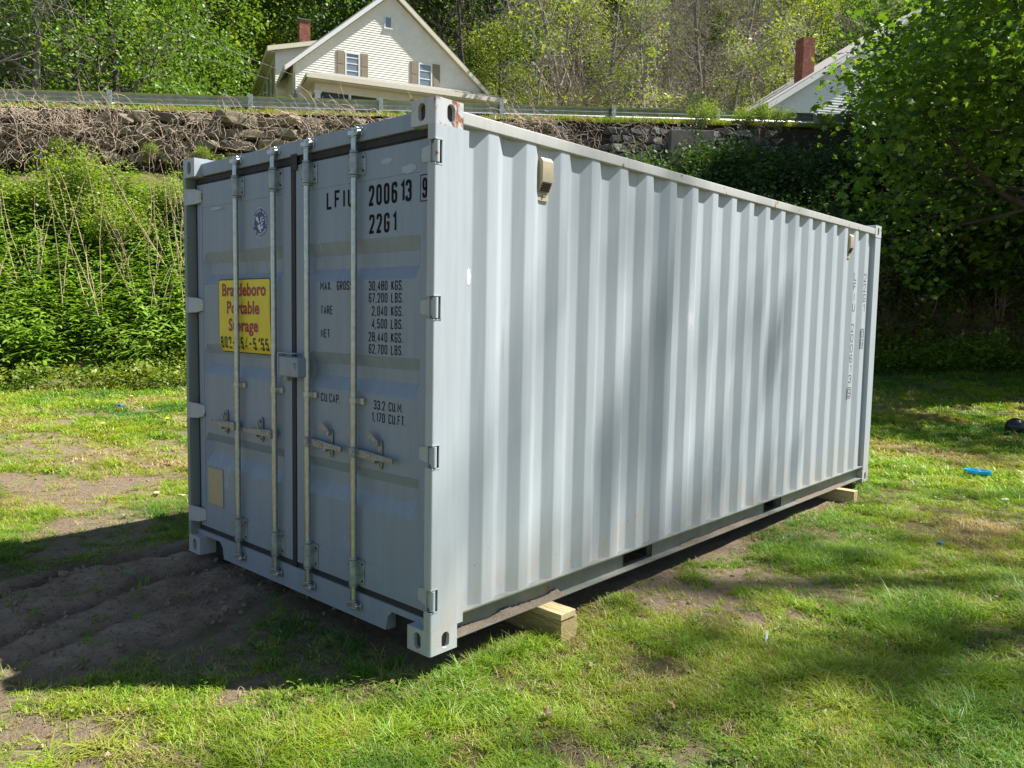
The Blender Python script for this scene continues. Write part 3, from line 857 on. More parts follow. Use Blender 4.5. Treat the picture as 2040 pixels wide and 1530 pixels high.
# locking bars
YB = .025
def locking_bar(x, leaf, hdir, hz_):
    mb = MB(); mb.tube((x, YB, .115), (x, YB, 2.50), .0165, n=18); bar = mb.build('locking_bar', GALV, leaf, smooth=True)
    # long bearing sleeves top and bottom with flange to the right
    for z0, z1 in ((2.312, 2.418), (.200, .330)):
        mb = MB(); mb.tube((x, YB, z0), (x, YB, z1), .0255, n=18)
        mb.tube((x, YB, z1+.001), (x, YB, z1+.014), .0225, n=18); mb.tube((x, YB, z0-.015), (x, YB, z0-.001), .0225, n=18)
        mb.box(x+.012, x+.024, YB+.004, YD-.004, z0, z1); mb.box(x+.010, x+.060, YD-.010, YD-.003, z0, z1)
        sl = mb.build('bearing_bracket', GALV_DULL, leaf, bevel=.003)
        m2 = MB()
        for z in (z0+.02, z1-.02):
            m2.tube((x+.046, YD-.013, z), (x+.046, YD-.009, z), .0065, n=8); m2.tube((x-.010, YB-.0250, z), (x-.010, YB-.017, z), .0036, n=8)
        m2.each('rivet', DARKHOLE, leaf)
    # middle guide
    mb = MB(); zg = 1.168
    mb.tube((x, YB, zg-.016), (x, YB, zg+.016), .0215, n=16); mb.box(x+.012, x+.062, YB+.012, YB+.017, zg-.016, zg+.016)
    mb.box(x+.012, x+.020, YB-.006, YB+.017, zg-.016, zg+.016); mb.box(x+.040, x+.062, YB+.017, YD, zg-.016, zg+.016)
    mb.build('bar_guide', GALV, leaf, bevel=.002)
    # cam ends and keepers
    for zc, sg in ((2.500, 1), (.108, -1)):
        mb = MB()
        mb.tube((x, YB, zc-.006*sg), (x, YB, zc+.002*sg), .024, n=12)
        mb.obox((x-.016, YB-.002, zc+.018*sg), (1, .25, 0), (-.25, 1, 0), (0, 0, 1), .020, .012, .012)
        mb.tube((x-.033, YB-.006, zc+.008*sg), (x-.033, YB-.006, zc+.030*sg), .010, n=10)
        mb.tube((x, YB, zc), (x, YB, zc+.034*sg), .013, n=10)
        mb.build('locking_cam', GALV, leaf, bevel=.002)
        mb = MB()
        mb.box(x-.012, x+.046, YB+.012, .046, zc+.002*sg, zc+.044*sg)
        mb.tube((x+.030, YB-.010, zc+.020*sg), (x+.030, YB+.016, zc+.026*sg), .011, n=10)
        mb.obox((x+.014, YB-.004, zc+.036*sg), (1, 0, 0), (0, 1, 0), (0, 0, 1), .024, .010, .006)
        mb.obox((x+.012, YB-.004, zc+.008*sg), (1, 0, 0), (0, 1, 0), (0, 0, 1), .022, .010, .005)
        mb.build('cam_keeper', GALV, leaf, bevel=.003)
    # handle
    yH = YB-.008
    mb = MB(); mb.obox((x+hdir*.020, yH-.002, hz_), (1, 0, 0), (0, 1, 0), (0, 0, 1), .024, .020, .025)
    hub = mb.build('handle_hub', STEEL, leaf, bevel=.003)
    m2 = MB(); m2.tube((x+hdir*.022, yH-.025, hz_+.002), (x+hdir*.022, yH-.020, hz_+.002), .007, n=10); m2.build('rivet', GALV, hub)
    mb = MB()
    a = [(.040, .020), (.12, .021), (.22, .016), (.325, .013)]
    prof = [(x+hdir*d, yH-.004, hz_+w-.02*d) for d, w in a] + [(x+hdir*d, yH-.004, hz_-w-.02*d) for d, w in a[::-1]]
    mb.prism(prof, (0, .008, 0)); mb.obox((x+hdir*.315, yH, hz_-.006), (1, 0, 0), (0, 1, 0), (0, 0, 1), .012, .007, .014)
    mb.obox((x+hdir*.11, yH-.006, hz_+.004), (1, 0, -.1), (0, 1, 0), (.1, 0, 1), .045, .002, .008)
    mb.build('handle', STEEL, leaf, bevel=.002)
    # catch plate behind the handle with its swivelling tongue
    xc = x+hdir*.185
    mb = MB()
    out = [(xc+.020*math.cos(t), YD-.012, hz_+.062+.020*math.sin(t)) for t in np.linspace(0, math.pi, 9)] + [(xc+.020*math.cos(t), YD-.012, hz_-.050+.020*math.sin(t)) for t in np.linspace(math.pi, 2*math.pi, 9)]
    mb.prism(out, (0, .008, 0)); mb.obox((xc-.012, YD-.028, hz_-.028), (1, 0, 0), (0, 1, 0), (0, 0, 1), .016, .018, .008)
    cp = mb.build('handle_catch', STEEL, leaf, bevel=.002)
    m2 = MB(); m2.tube((xc, YD-.018, hz_-.052), (xc, YD-.011, hz_-.052), .009, n=6); m2.tube((xc, YD-.030, hz_+.060), (xc, YD-.011, hz_+.060), .010, n=8); m2.each('bolt', GALV_DULL, leaf)
    if hdir > 0:
        m3 = MB(); o0 = (xc-.055, YD-.034, hz_+.098)
        out = [(o0[0]+.021*math.cos(t), o0[1], o0[2]+.024*math.sin(t)) for t in np.linspace(.6, 5.2, 10)] + [(xc+.004, YD-.026, hz_+.050), (xc+.012, YD-.026, hz_+.070)]
        m3.prism(out, (0, .005, 0)); tg = m3.build('catch_tongue', STEEL, leaf, bevel=.0015)
        m4 = MB(); m4.tube((o0[0], o0[1]-.001, o0[2]), (o0[0], o0[1]-.0002, o0[2]), .0065, n=10); m4.tube((o0[0]-.003, o0[1]-.001, o0[2]-.014), (o0[0]-.003, o0[1]-.0002, o0[2]-.014), .004, n=8)
        m4.each('rivet', PAINT_DOOR_SHADED, leaf)
    else:
        m3 = MB(); m3.obox((xc-.006, YD-.030, hz_+.034), (1, 0, .5), (0, 1, 0), (-.5, 0, 1), .008, .004, .030); m3.build('catch_tongue', STEEL, leaf, bevel=.0015)
locking_bar(C_-.590, dl, -1, .912); locking_bar(C_-.168, dl, -1, .908); locking_bar(C_+.170, dr, 1, .910); locking_bar(C_+.592, dr, 1, .903)

# welded lock box at the meeting of the doors
mb = MB()
mb.box(-1.225, -1.040, -.046, .040, 1.262, 1.372)
lb = mb.build('lock_box', PAINT_DOOR_SHADED, box_root, bevel=.010, seg=3)
mb = MB(); mb.box(-1.330, -1.15, .012, .052, 1.385, 1.390); mb.box(-1.330, -1.324, .012, .052, 1.262, 1.385); mb.build('box_bracket', PAINT, lb, bevel=.001)
mb = MB(); mb.box(-1.235, -1.195, -.010, .020, 1.235, 1.262); mb.tube((-1.215, -.012, 1.248), (-1.215, .0, 1.248), .008, n=8); mb.build('padlock', STEEL, lb, bevel=.003)
mb = MB()
for i in range(8):
    t0, t1 = math.pi*(1+i/8), math.pi*(1+(i+1)/8)
    mb.tube((-1.070+.011*math.cos(t0), -.050, 1.325+.014*math.sin(t0)), (-1.070+.011*math.cos(t1), -.050, 1.325+.014*math.sin(t1)), .0035, n=6)
mb.tube((-1.059, -.050, 1.325), (-1.059, -.050, 1.342), .0035, n=6); mb.build('box_hook', PAINT_RUSTY, lb)

# ---- lettering: uniform stroke alphabet like the stencils on the doors
def rnd(P, rad, closed=False):
    out = []; n = len(P)
    for i, p in enumerate(P):
        if not closed and i in (0, n-1): out.append(p); continue
        a, b = P[i-1], P[(i+1) % n]
        la, lb_ = math.dist(p, a), math.dist(p, b); e = min(rad, la*.5, lb_*.5)
        pa = (p[0]+(a[0]-p[0])*e/la, p[1]+(a[1]-p[1])*e/la); pb = (p[0]+(b[0]-p[0])*e/lb_, p[1]+(b[1]-p[1])*e/lb_)
        for k in range(5):
            f = k/4; out.append(((1-f)**2*pa[0]+2*f*(1-f)*p[0]+f*f*pb[0], (1-f)**2*pa[1]+2*f*(1-f)*p[1]+f*f*pb[1]))
    if closed: out.append(out[0])
    return out
def Gl(*strokes): return strokes
R_ = .42
def rc(P): return rnd(P, R_)
GLYPH = {
 'L': Gl([(0,2),(0,0),(1,0)]), 'F': Gl([(0,0),(0,2),(1,2)], [(0,1.05),(.85,1.05)]), 'I': Gl([(.5,0),(.5,2)]), 'U': Gl(rc([(0,2),(0,0),(1,0),(1,2)])),
 '2': Gl(rnd([(0,1.5),(0,2),(1,2),(1,1.25),(0,0.02)], R_)+[(0,0),(1,0)]), '0': Gl(rnd([(0,0),(1,0),(1,2),(0,2)], R_, True)), 'O': Gl(rnd([(0,0),(1,0),(1,2),(0,2)], R_, True)),
 '6': Gl(rc([(1,1.55),(1,2),(0,2),(0,0),(1,0),(1,1.12),(0,1.12)])), '9': Gl(rc([(0,.45),(0,0),(1,0),(1,2),(0,2),(0,.88),(1,.88)])),
 '1': Gl([(.08,1.60),(.42,2),(.42,0)]), '3': Gl(rc([(0,1.55),(0,2),(1,2),(1,1.06),(.35,1.04)]), rc([(.35,1.04),(1,1.02),(1,0),(0,0),(0,.45)])),
 'G': Gl(rc([(1,1.5),(1,2),(0,2),(0,0),(1,0),(1,.95)])+[(.5,.95)]), 'M': Gl([(0,0),(0,2),(.5,.7),(1,2),(1,0)]), 'A': Gl([(0,0),(.5,2),(1,0)], [(.2,.6),(.8,.6)]),
 'X': Gl([(0,0),(1,2)], [(0,2),(1,0)]), 'R': Gl([(0,0)]+rc([(0,2),(1,2),(1,1),(0,1)]), [(.5,1),(1,0)]), 'S': Gl(rc([(1,1.55),(1,2),(0,2),(0,1.05),(1,.95),(1,0),(0,0),(0,.45)])),
 'K': Gl([(0,0),(0,2)], [(1,2),(0,.8)], [(.3,1.15),(1,0)]), '4': Gl([(.78,0),(.78,2),(0,.5),(1.05,.5)]), '8': Gl(rnd([(0,0),(1,0),(1,2),(0,2)], R_, True), [(0,1.05),(1,1.05)]),
 'T': Gl([(0,2),(1,2)], [(.5,2),(.5,0)]), 'E': Gl([(1,2),(0,2),(0,0),(1,0)], [(0,1.05),(.85,1.05)]), 'N': Gl([(0,0),(0,2),(1,0),(1,2)]),
 'C': Gl(rc([(1,1.5),(1,2),(0,2),(0,0),(1,0),(1,.5)])), 'P': Gl([(0,0)]+rc([(0,2),(1,2),(1,.95),(0,.95)])), '7': Gl([(0,2),(1,2),(.35,0)]),
 '5': Gl([(1,2),(.05,2)]+rc([(0,1.1),(1,1.2),(1,0),(0,0),(0,.45)])), 'B': Gl([(0,0)]+rc([(0,2),(.95,2),(.95,1.05),(0,1.05)]), rc([(.1,1.05),(1,1.05),(1,0),(0,0)])),
 '.': Gl([(.4,-.02),(.4,.22)]), ',': Gl([(.5,.12),(.35,-.28)]), '-': Gl([(0,1),(1,1)])}
def stroke(mb, P, w, put):
    P = [p for i, p in enumerate(P) if i == 0 or math.dist(p, P[i-1]) > 1e-5]
    n = len(P); Lf = []; Rt = []
    closed = math.dist(P[0], P[-1]) < 1e-6 and n > 3
    for i in range(n):
        a = P[i-1] if i else (P[-2] if closed else P[0]); b = P[i+1] if i < n-1 else (P[1] if closed else P[-1])
        d0 = np.array(P[i])-np.array(a) if a is not P[i] and i or closed else np.array(b)-np.array(P[i])
        d1 = np.array(b)-np.array(P[i]) if i < n-1 or closed else d0
        if i == 0 and not closed: d0 = d1
        d0 = d0/(np.linalg.norm(d0)+1e-9); d1 = d1/(np.linalg.norm(d1)+1e-9)
        n0 = np.array([-d0[1], d0[0]]); n1 = np.array([-d1[1], d1[0]]); m = n0+n1; m /= np.linalg.norm(m)+1e-9
        k = w/2/max(.5, float(m@n0)); p = np.array(P[i], float)
        if i == 0 and not closed: p = p-d1*w*.5*0
        Lf.append(p+m*k); Rt.append(p-m*k)
    mb.add([put(q) for q in Lf]+[put(q) for q in Rt], [[n+i, n+i+1, i+1, i] for i in range(n-1)])
def lettering(name, text, x0, x1, z0, z1, put3, mat, parent, wfrac=.16, gap=.42):
    """text fitted into the box x0..x1, z0..z1; put3 maps (a, b) to the world"""
    H = z1-z0; narrow = {'.': .28, ',': .35, ' ': .75, 'I': .45, '1': .72, 'M': 1.35, 'N': 1.15}
    adv = [narrow.get(ch, 1.0)+gap for ch in text]; tot = sum(adv)-gap
    nx = parent is sw
    cw = (x1-x0)/tot; w = H*wfrac; mb = MB(); x = x0
    for ch, a in zip(text, adv):
        gw = narrow.get(ch, 1.0)*cw
        if ch != ' ':
            for si, s_ in enumerate(GLYPH[ch]):
                putk = (lambda q, k=si: (lambda p: (p[0]+.0003*k, p[1], p[2]) if nx else (p[0], p[1]-.0003*k, p[2]))(put3(q)))
                if ch in '.,I1': sc = cw; off = -(.5 if ch != '1' else .25)*cw+gw/2
                else: sc = gw; off = 0
                stroke(mb, [(x+off+w/2*(ch not in '.,I')+p[0]*(sc-(w if ch not in '.,I1' else 0)), z0+w/2+p[1]*(H-w)/2) for p in s_], w, putk)
        x += a*cw
    return mb.build(name, mat, parent)
def on_door(q): return (q[0], YD-.0012, q[1])
def door_text(t, xa, zb_, xb, zt_, wf=.15, gap=.40):
    a, b = dp(xa, zb_), dp(xb, zt_); return lettering('lettering', t, a[0], b[0], a[1], b[1], on_door, INK, dr, wf, gap)
door_text('LFIU', -.827, 2.150, -.595, 2.243, .15, .42)
door_text('200613', -.473, 2.140, -.153, 2.240, .16, .34)
door_text('22G1', -.469, 2.006, -.268, 2.100, .16, .34)
a, b = dp(-.074, 2.145), dp(-.040, 2.236)
def on_frame(q): return (q[0], YD-.0052, q[1])
lettering('lettering', '9', a[0], b[0], a[1], b[1], on_frame, INK, dr, .15)
a, b = dp(-.086, 2.132), dp(-.030, 2.249); mb = MB()
stroke(mb, [(a[0], a[1]), (b[0], a[1]), (b[0], b[1]), (a[0], b[1]), (a[0], a[1])], .0045, on_frame); mb.build('check_digit_frame', INK, dr)
for t, xa, zb_, xb, zt_ in (('MAX.', -.885, 1.735, -.782, 1.781), ('GROSS', -.738, 1.735, -.604, 1.781), ('30,480 KGS.', -.471, 1.730, -.209, 1.777),
    ('67,200 LBS.', -.471, 1.671, -.209, 1.718), ('TARE', -.881, 1.610, -.775, 1.655), ('2,040 KGS.', -.446, 1.607, -.209, 1.654), ('4,500 LBS.', -.446, 1.545, -.209, 1.592),
    ('NET', -.881, 1.487, -.80, 1.532), ('28,440 KGS.', -.471, 1.480, -.209, 1.527), ('62,700 LBS.', -.470, 1.420, -.209, 1.467), ('CU.CAP.', -.880, 1.147, -.708, 1.193),
    ('33.2 CU.M.', -.428, 1.145, -.205, 1.190), ('1,170 CU.FT.', -.447, 1.083, -.184, 1.130)):
    door_text(t, xa, zb_, xb, zt_, .12, .34)

# print run down the side near the far end
INKF = simple('faded_lettering', (.075, .075, .085), .7, 0, .2, 60)
def side_col(text, y0, y1, ztop, step, hgt, plane):
    for i, ch in enumerate(text):
        if ch == ' ': continue
        z1_ = ztop-i*step
        lettering('lettering', ch, y0, y1, z1_-hgt, z1_, lambda q: (plane, q[0], q[1]), INKF, sw, .105)
side_col('LFIU 200613', 5.365, 5.431, 2.10, .098, .078, -.0078)
side_col('9', 5.365, 5.431, .985, .12, .078, -.0078)
mb = MB(); stroke(mb, [(5.358, .895), (5.434, .895), (5.434, .998), (5.358, .998), (5.358, .895)], .006, lambda q: (-.0076, q[0], q[1])); mb.build('check_digit_frame', INKF, sw)
side_col('22G1', 5.643, 5.708, 2.10, .098, .078, -.0078)
side_col('OG', 5.650, 5.702, 1.545, .085, .068, -.0078)
mb = MB(); stroke(mb, [(5.638, 1.375), (5.710, 1.375), (5.710, 1.560), (5.638, 1.560), (5.638, 1.375)], .007, lambda q: (-.0076, q[0], q[1])); mb.build('print_frame', INKF, sw)

# ---- hire company's sticker
SIGNY = simple('yellow_vinyl', (.72, .60, .035), .45, 0, .06, 14)
SIGNR = simple('red_print', (.33, .028, .018), .5, 0, .1, 14)
SIGNB = simple('black_print', (.03, .025, .012), .5, 0, .1, 14)
SIGNW = simple('cream_edge', (.62, .52, .30), .5, 0, .05, 14)
xl, zt_ = dp(-1.975, 1.812); xr, zb_ = dp(-1.375, 1.366)
def sy_(z): return YD if z > 1.425 else door_y(z)
def on_sign(lift):
    return lambda q: (q[0], sy_(q[1])-lift, q[1])
mb = MB(); rows = [zt_, zt_-.012, 1.6, trough[1][0], zb_+.010, zb_]
def sgn(mb, ins, lift):
    k = [(.018, 0), (0, .5), (0, 1), (0, 1), (.006, .3), (.022, 0)]
    V = []; 
    for i, z in enumerate(rows):
        zz = min(max(z, zb_+ins), zt_-ins); e = k[i][0]
        V += [(xl+ins+e, sy_(zz)-lift, zz), (xr-ins-e*.6+(.012 if z < 1.41 else 0), sy_(zz)-lift, zz)]
    mb.add(V, [[2*i, 2*i+1, 2*i+3, 2*i+2] for i in range(len(rows)-1)])
sgn(mb, 0, .0020); sb = mb.build('sticker_border', SIGNB, dl)
mb = MB(); sgn(mb, .007, .0032); sg = mb.build('hire_sticker', SIGNY, dl)
def font_text(txt, x0, x1, z0, z1, lift, mat, parent, bold=.02, name='sticker_lettering', xsquash=None, curve_on=None):
    cu = bpy.data.curves.new('t', 'FONT'); cu.body = txt; cu.size = 1; cu.offset = bold; cu.space_character = 1.0+bold*1.2; cu.resolution_u = 3
    to = bpy.data.objects.new('t', cu); me = bpy.data.meshes.new_from_object(to); bpy.data.objects.remove(to)
    n = len(me.vertices); co = np.empty(n*3); me.vertices.foreach_get('co', co); co = co.reshape(-1, 3)
    bb0, bb1 = co.min(0), co.max(0)
    X_ = x0+(co[:, 0]-bb0[0])/(bb1[0]-bb0[0])*(x1-x0); base = 0; cap = .72
    Z_ = z0+(co[:, 1]-base)/(cap-base)*(z1-z0)
    Y_ = np.array([sy_(z) for z in Z_])-lift
    me.vertices.foreach_set('co', np.stack([X_, Y_, Z_], 1).ravel()); me.update()
    me.name = name
    return link_mesh(name, me, mat, parent)
def sx_(u): return xl+(xr-xl)*u
def sz_(v): return zt_+(zb_-zt_)*v
for txt, a, b, va, vb in (('Brattleboro', .08, .92, .055, .225), ('Portable', .175, .80, .295, .465), ('Storage', .205, .775, .530, .700)):
    font_text(txt, sx_(a)-.004, sx_(b)+.004, sz_(vb)-.002, sz_(va)+.002, .0040, SIGNW, dl, .040)
    font_text(txt, sx_(a), sx_(b), sz_(vb), sz_(va), .0048, SIGNR, dl, .028)
lettering('sticker_lettering', '802-254-5155', sx_(.035), sx_(.965), sz_(.945), sz_(.780), on_sign(.0048), SIGNB, dl, .17, .36)

# round blue classification emblem
EMB = simple('emblem_blue', (.035, .055, .20), .5, 0, .05, 30); EMW = simple('emblem_white', (.55, .60, .70), .5, 0, .05, 30)
ex, ez = dp(-1.483, 2.128); ER = .088
def disc(mb, r, lift, n=40): mb.add([(ex+r*math.cos(2*math.pi*i/n), YD-lift, ez+r*math.sin(2*math.pi*i/n)) for i in range(n)], [list(range(n))])
mb = MB(); disc(mb, ER, .0012); em = mb.build('emblem', EMW, dl)
mb = MB(); disc(mb, ER*.955, .0020); mb.build('emblem_field', EMB, dl)
def ring_text(txt, a0, a1, rr, hgt, flip):
    for i, ch in enumerate(txt):
        if ch == ' ': continue
        f = (i+.5)/len(txt); a = math.radians(a0+(a1-a0)*f); cx_, cz_ = ex+rr*math.cos(a), ez+rr*math.sin(a)
        cu = bpy.data.curves.new('t', 'FONT'); cu.body = ch; cu.size = hgt*1.38; cu.align_x = 'CENTER'; cu.resolution_u = 1; cu.offset = .0006
        to = bpy.data.objects.new('t', cu); me = bpy.data.meshes.new_from_object(to); bpy.data.objects.remove(to)
        n = len(me.vertices); co = np.empty(n*3); me.vertices.foreach_get('co', co); co = co.reshape(-1, 3)
        th = a-math.pi/2 if not flip else a+math.pi/2
        px, pz = co[:, 0], co[:, 1]-hgt/2
        X_ = cx_+px*math.cos(th)-pz*math.sin(th); Z_ = cz_+px*math.sin(th)+pz*math.cos(th)
        me.vertices.foreach_set('co', np.stack([X_, np.full(n, YD-.0028), Z_], 1).ravel()); me.update(); me.name = 'emblem_lettering'
        link_mesh('emblem_lettering', me, EMW, dl)
ring_text('AMERICAN BUREAU', 200, -20, ER*.80, .017, False)
ring_text('OF SHIPPING', 215, 325, ER*.80, .017, True)
mb = MB()                                           # spread eagle over a shield
def ep(L): mb.add([(ex+a*ER, YD-.0028, ez+b*ER) for a, b in L], [list(range(len(L)))])
ep([(-.05, -.02), (-.12, .12), (-.28, .42), (-.52, .40), (-.50, .22), (-.34, .12), (-.22, -.02)])
ep([(.05, .10), (.12, .36), (.22, .40), (.20, .12), (.12, -.02)]); ep([(.26, .38), (.46, .34), (.34, .24)]); ep([(.28, .18), (.58, .20), (.50, .10), (.30, .08)]); ep([(.20, .02), (.46, .02), (.30, -.10), (.16, -.22), (.08, -.16)])
ep([(-.30, -.16), (.02, -.10), (.08, -.30), (.40, -.18), (.38, -.40), (.12, -.42), (.18, -.66), (.02, -.60), (-.16, -.42), (-.26, -.30)])
mb.build('emblem_eagle', EMW, dl)
# small round white sticker beside the hire sticker and the data plate
mb = MB(); cx_, cz_ = dp(-1.372, 1.60)
mb.add([(cx_+.036*math.cos(t), YD-.0012, cz_+.040*math.sin(t)) for t in np.linspace(0, 2*math.pi, 24, endpoint=False)], [list(range(24))]); rs = mb.build('round_sticker', simple('white_vinyl', (.62, .62, .66), .5), dl)
PLATE = simple('data_plate_metal', (.42, .36, .24), .55, .1, .18, 60)
a, b = dp(-2.135, .380), dp(-1.948, .615)
mb = MB(); mb.box(a[0]-.006, b[0]+.006, YD-.004, YD, a[1]-.006, b[1]+.006); pf = mb.build('data_plate_frame', PAINT_DARK, dl, bevel=.002)
mb = MB(); mb.box(a[0], b[0], YD-.006, YD-.003, a[1], b[1]); mb.build('data_plate', PLATE, dl, bevel=.001)
# touched-up scuffs of brighter paint
TOUCH = simple('touch_up_paint', (.60, .64, .67), .5, 0, .06, 20)
TOUCHD = simple('door_touch_up_paint', (.34, .40, .475), .5, 0, .06, 20)
def smear(cx, cz, rx, rz, plane, parent, axis_='x', seed=0):
    r = np.random.default_rng(seed); P = []
    for i in range(22):
        t = 2*math.pi*i/22; k = .75+.4*r.random(); a_, b_ = cx+rx*k*math.cos(t), cz+rz*k*math.sin(t)
        P.append((a_, plane, b_) if axis_ == 'x' else (plane, a_, b_))
    mb = MB(); mb.add(P, [list(range(22))]); mb.build('touch_up_patch', TOUCH if axis_ == 'y' else TOUCHD, parent)
smear(.268, 1.80, .015, .045, -.0436, sw, 'y', 1)
smear(-.235, 2.305, .060, .022, YD-.0045, dr, 'x', 2)
smear(-.40, 2.360, .050, .014, YD-.0045, dr, 'x', 3)
smear(-2.10, 2.262, .075, .011, YD-.0045, dl, 'x', 4)
for i_, x_ in enumerate((C_-.590, C_-.168, C_+.170, C_+.592)): smear(x_+.03, 2.535, .045, .016, .0452, box_root, 'x', 10+i_)
# curled dark leaf lodged on the top edge of the header
# ------------------------------------------------------------------ timbers under the container
def wood_mat(name, a, b):
    m, nt, p = new_mat(name)
    tc = N(nt, 'ShaderNodeTexCoord'); mp = N(nt, 'ShaderNodeMapping'); mp.inputs['Scale'].default_value = (1.0, 14, 26)
    nt.links.new(tc.outputs['Object'], mp.inputs[0])
    nz = N(nt, 'ShaderNodeTexNoise'); nz.inputs['Scale'].default_value = 3; nz.inputs['Detail'].default_value = 6; nz.inputs['Distortion'].default_value = .8
    nt.links.new(mp.outputs[0], nz.inputs['Vector'])
    c = ramp(nt, nz.outputs['Fac'], [(.30, a), (.42, b), (.48, tuple(x*.55 for x in a)), (.54, b), (.62, tuple(x*.75 for x in a)), (.70, b)])
    nt.links.new(mixc(nt, math_(nt, 'MULTIPLY', noise_fac(nt, 4, 3), .35), c, tuple(x*.75 for x in b)), p.inputs['Base Color'])
    p.inputs['Roughness'].default_value = .75; bump(nt, p, nz.outputs['Fac'], .3, .003); return m
WOOD = wood_mat('treated_pine', (.28, .21, .085), (.46, .36, .18)); WOOD2 = wood_mat('fresh_pine', (.44, .32, .15), (.62, .48, .26))
t = thing('timber_block', 'thick square timber under the near end of the container, with a plank on it', 'timber block', (.1, .85, -.14))
mb = MB(); mb.box(-2.62, .158, .795, .935, -.135, .003); mb.build('beam', WOOD, t, bevel=.004)
mb = MB(); mb.box(-2.60, .165, .785, .912, .004, .041); mb.build('plank', WOOD2, t, bevel=.004)
t = thing('timber_block', 'single pale squared timber sticking out under the far end of the container', 'timber block', (.1, 5.2, -.08))
mb = MB(); mb.box(-2.6, .168, 5.165, 5.262, -.085, .041); mb.build('beam', WOOD2, t, bevel=.004)

# ------------------------------------------------------------------ guardrail
RAILM = simple('weathered_guardrail', (.52, .54, .56), .30, .85, .15, 6, .1, (1, 1, .3)); POSTM = simple('guardrail_post', (.40, .43, .44), .5, .5, .25, 9, .1)
def rp(s, t, z): x, y = xy(s, t); return (float(x), float(y), float(z))
def rail_z(s): return 7.80+.0541*s
grl = thing('guardrail', 'long galvanised steel guardrail on posts beside the raised road above the stone wall', 'guardrail', rp(8, 0, 7.4))
prof = [(.0, .0), (-.012, -.008), (-.040, -.020), (-.062, -.062), (-.085, -.083), (-.108, -.078), (-.135, -.030), (-.157, -.008), (-.180, -.030), (-.207, -.078), (-.230, -.083), (-.253, -.062), (-.276, -.020), (-.303, -.008), (-.312, 0)]
for k in range(-4, 11):
    V = []
    s0, s1 = k*3.81-.16, (k+1)*3.81+.16
    o = .004*(k % 2)
    for s in (s0, s1):
        for dz, dt in prof: V.append(rp(s, -.02+dt+o, rail_z(s)-.01+dz))
    n = len(prof); F = [[i, i+1, n+i+1, n+i] for i in range(n-1)]
    me = mesh_np('rail_beam', V, F); b = link_mesh('rail_beam', me, RAILM, grl)
    me.polygons.foreach_set('use_smooth', np.ones(len(me.polygons), bool)); me.set_sharp_from_angle(angle=math.radians(50))
    mb = MB(); s = k*3.81; ztop = rail_z(s)+.035
    ex_, nx_ = (EV[0], EV[1], 0), (NV[0], NV[1], 0)
    mb.obox(rp(s-.0, .070, ztop-.55), ex_, nx_, (0, 0, 1), .062, .004, .55); mb.obox(rp(s-.062, .045, ztop-.55), ex_, nx_, (0, 0, 1), .003, .028, .55); mb.obox(rp(s+.062, .045, ztop-.55), ex_, nx_, (0, 0, 1), .003, .028, .55)
    mb.obox(rp(s, .02, ztop-.20), ex_, nx_, (0, 0, 1), .05, .05, .15)
    mb.build('post', POSTM, grl)
    mb = MB()
    for dz in (.10, .26): mb.tube(rp(s, .074, ztop-dz), rp(s, .086, ztop-dz), .014, n=6)
    mb.each('bolt', POSTM, grl)

# ------------------------------------------------------------------ dry stone wall under the road
def rock_mesh(seed):
    r = np.random.default_rng(seed); bm = bmesh.new(); bmesh.ops.create_icosphere(bm, subdivisions=1, radius=1)
    for v in bm.verts:
        c = v.co; c.x = max(-.74, min(.74, c.x)); c.y = max(-.70, min(.70, c.y)); c.z = max(-.66, min(.66, c.z))
        v.co = c*float(1+r.normal()*.09)
    me = bpy.data.meshes.new('stone'); bm.to_mesh(me); bm.free(); me.transform(Matrix.Scale(1/.72, 4)); return me
rocks = [rock_mesh(i) for i in range(14)]
def stone_mat(name, a, b, c):
    m, nt, p = new_mat(name); f = noise_fac(nt, 2.4, 7, rough=.65)
    info = N(nt, 'ShaderNodeObjectInfo')
    col = ramp(nt, f, [(.3, a), (.5, b), (.72, c)])
    hs = N(nt, 'ShaderNodeHueSaturation'); nt.links.new(col, hs.inputs['Color'])
    v = N(nt, 'ShaderNodeMapRange'); v.inputs[3].default_value = .55; v.inputs[4].default_value = 1.35; nt.links.new(info.outputs['Random'], v.inputs[0]); nt.links.new(v.outputs[0], hs.inputs['Value'])
    nt.links.new(hs.outputs[0], p.inputs['Base Color']); p.inputs['Roughness'].default_value = .9; bump(nt, p, f, .8, .04); return m
STONE = stone_mat('brown_fieldstone', (.10, .08, .055), (.20, .165, .12), (.33, .28, .21)); STONEG = stone_mat('grey_fieldstone', (.10, .10, .10), (.17, .17, .165), (.27, .26, .25))
for m_ in rocks: m_.materials.append(STONE)
rocks_g = [m_.copy() for m_ in rocks]
for m_ in rocks_g: m_.materials[0] = STONEG
wall = thing('retaining_wall', 'old dry stone retaining wall holding up the road, big brown stones hung with dead vines', 'stone wall', rp(2, 1.3, 6))
r = np.random.default_rng(12)
EM = Matrix(((EV[0], -NV[0], 0), (EV[1], -NV[1], 0), (0, 0, 1)))
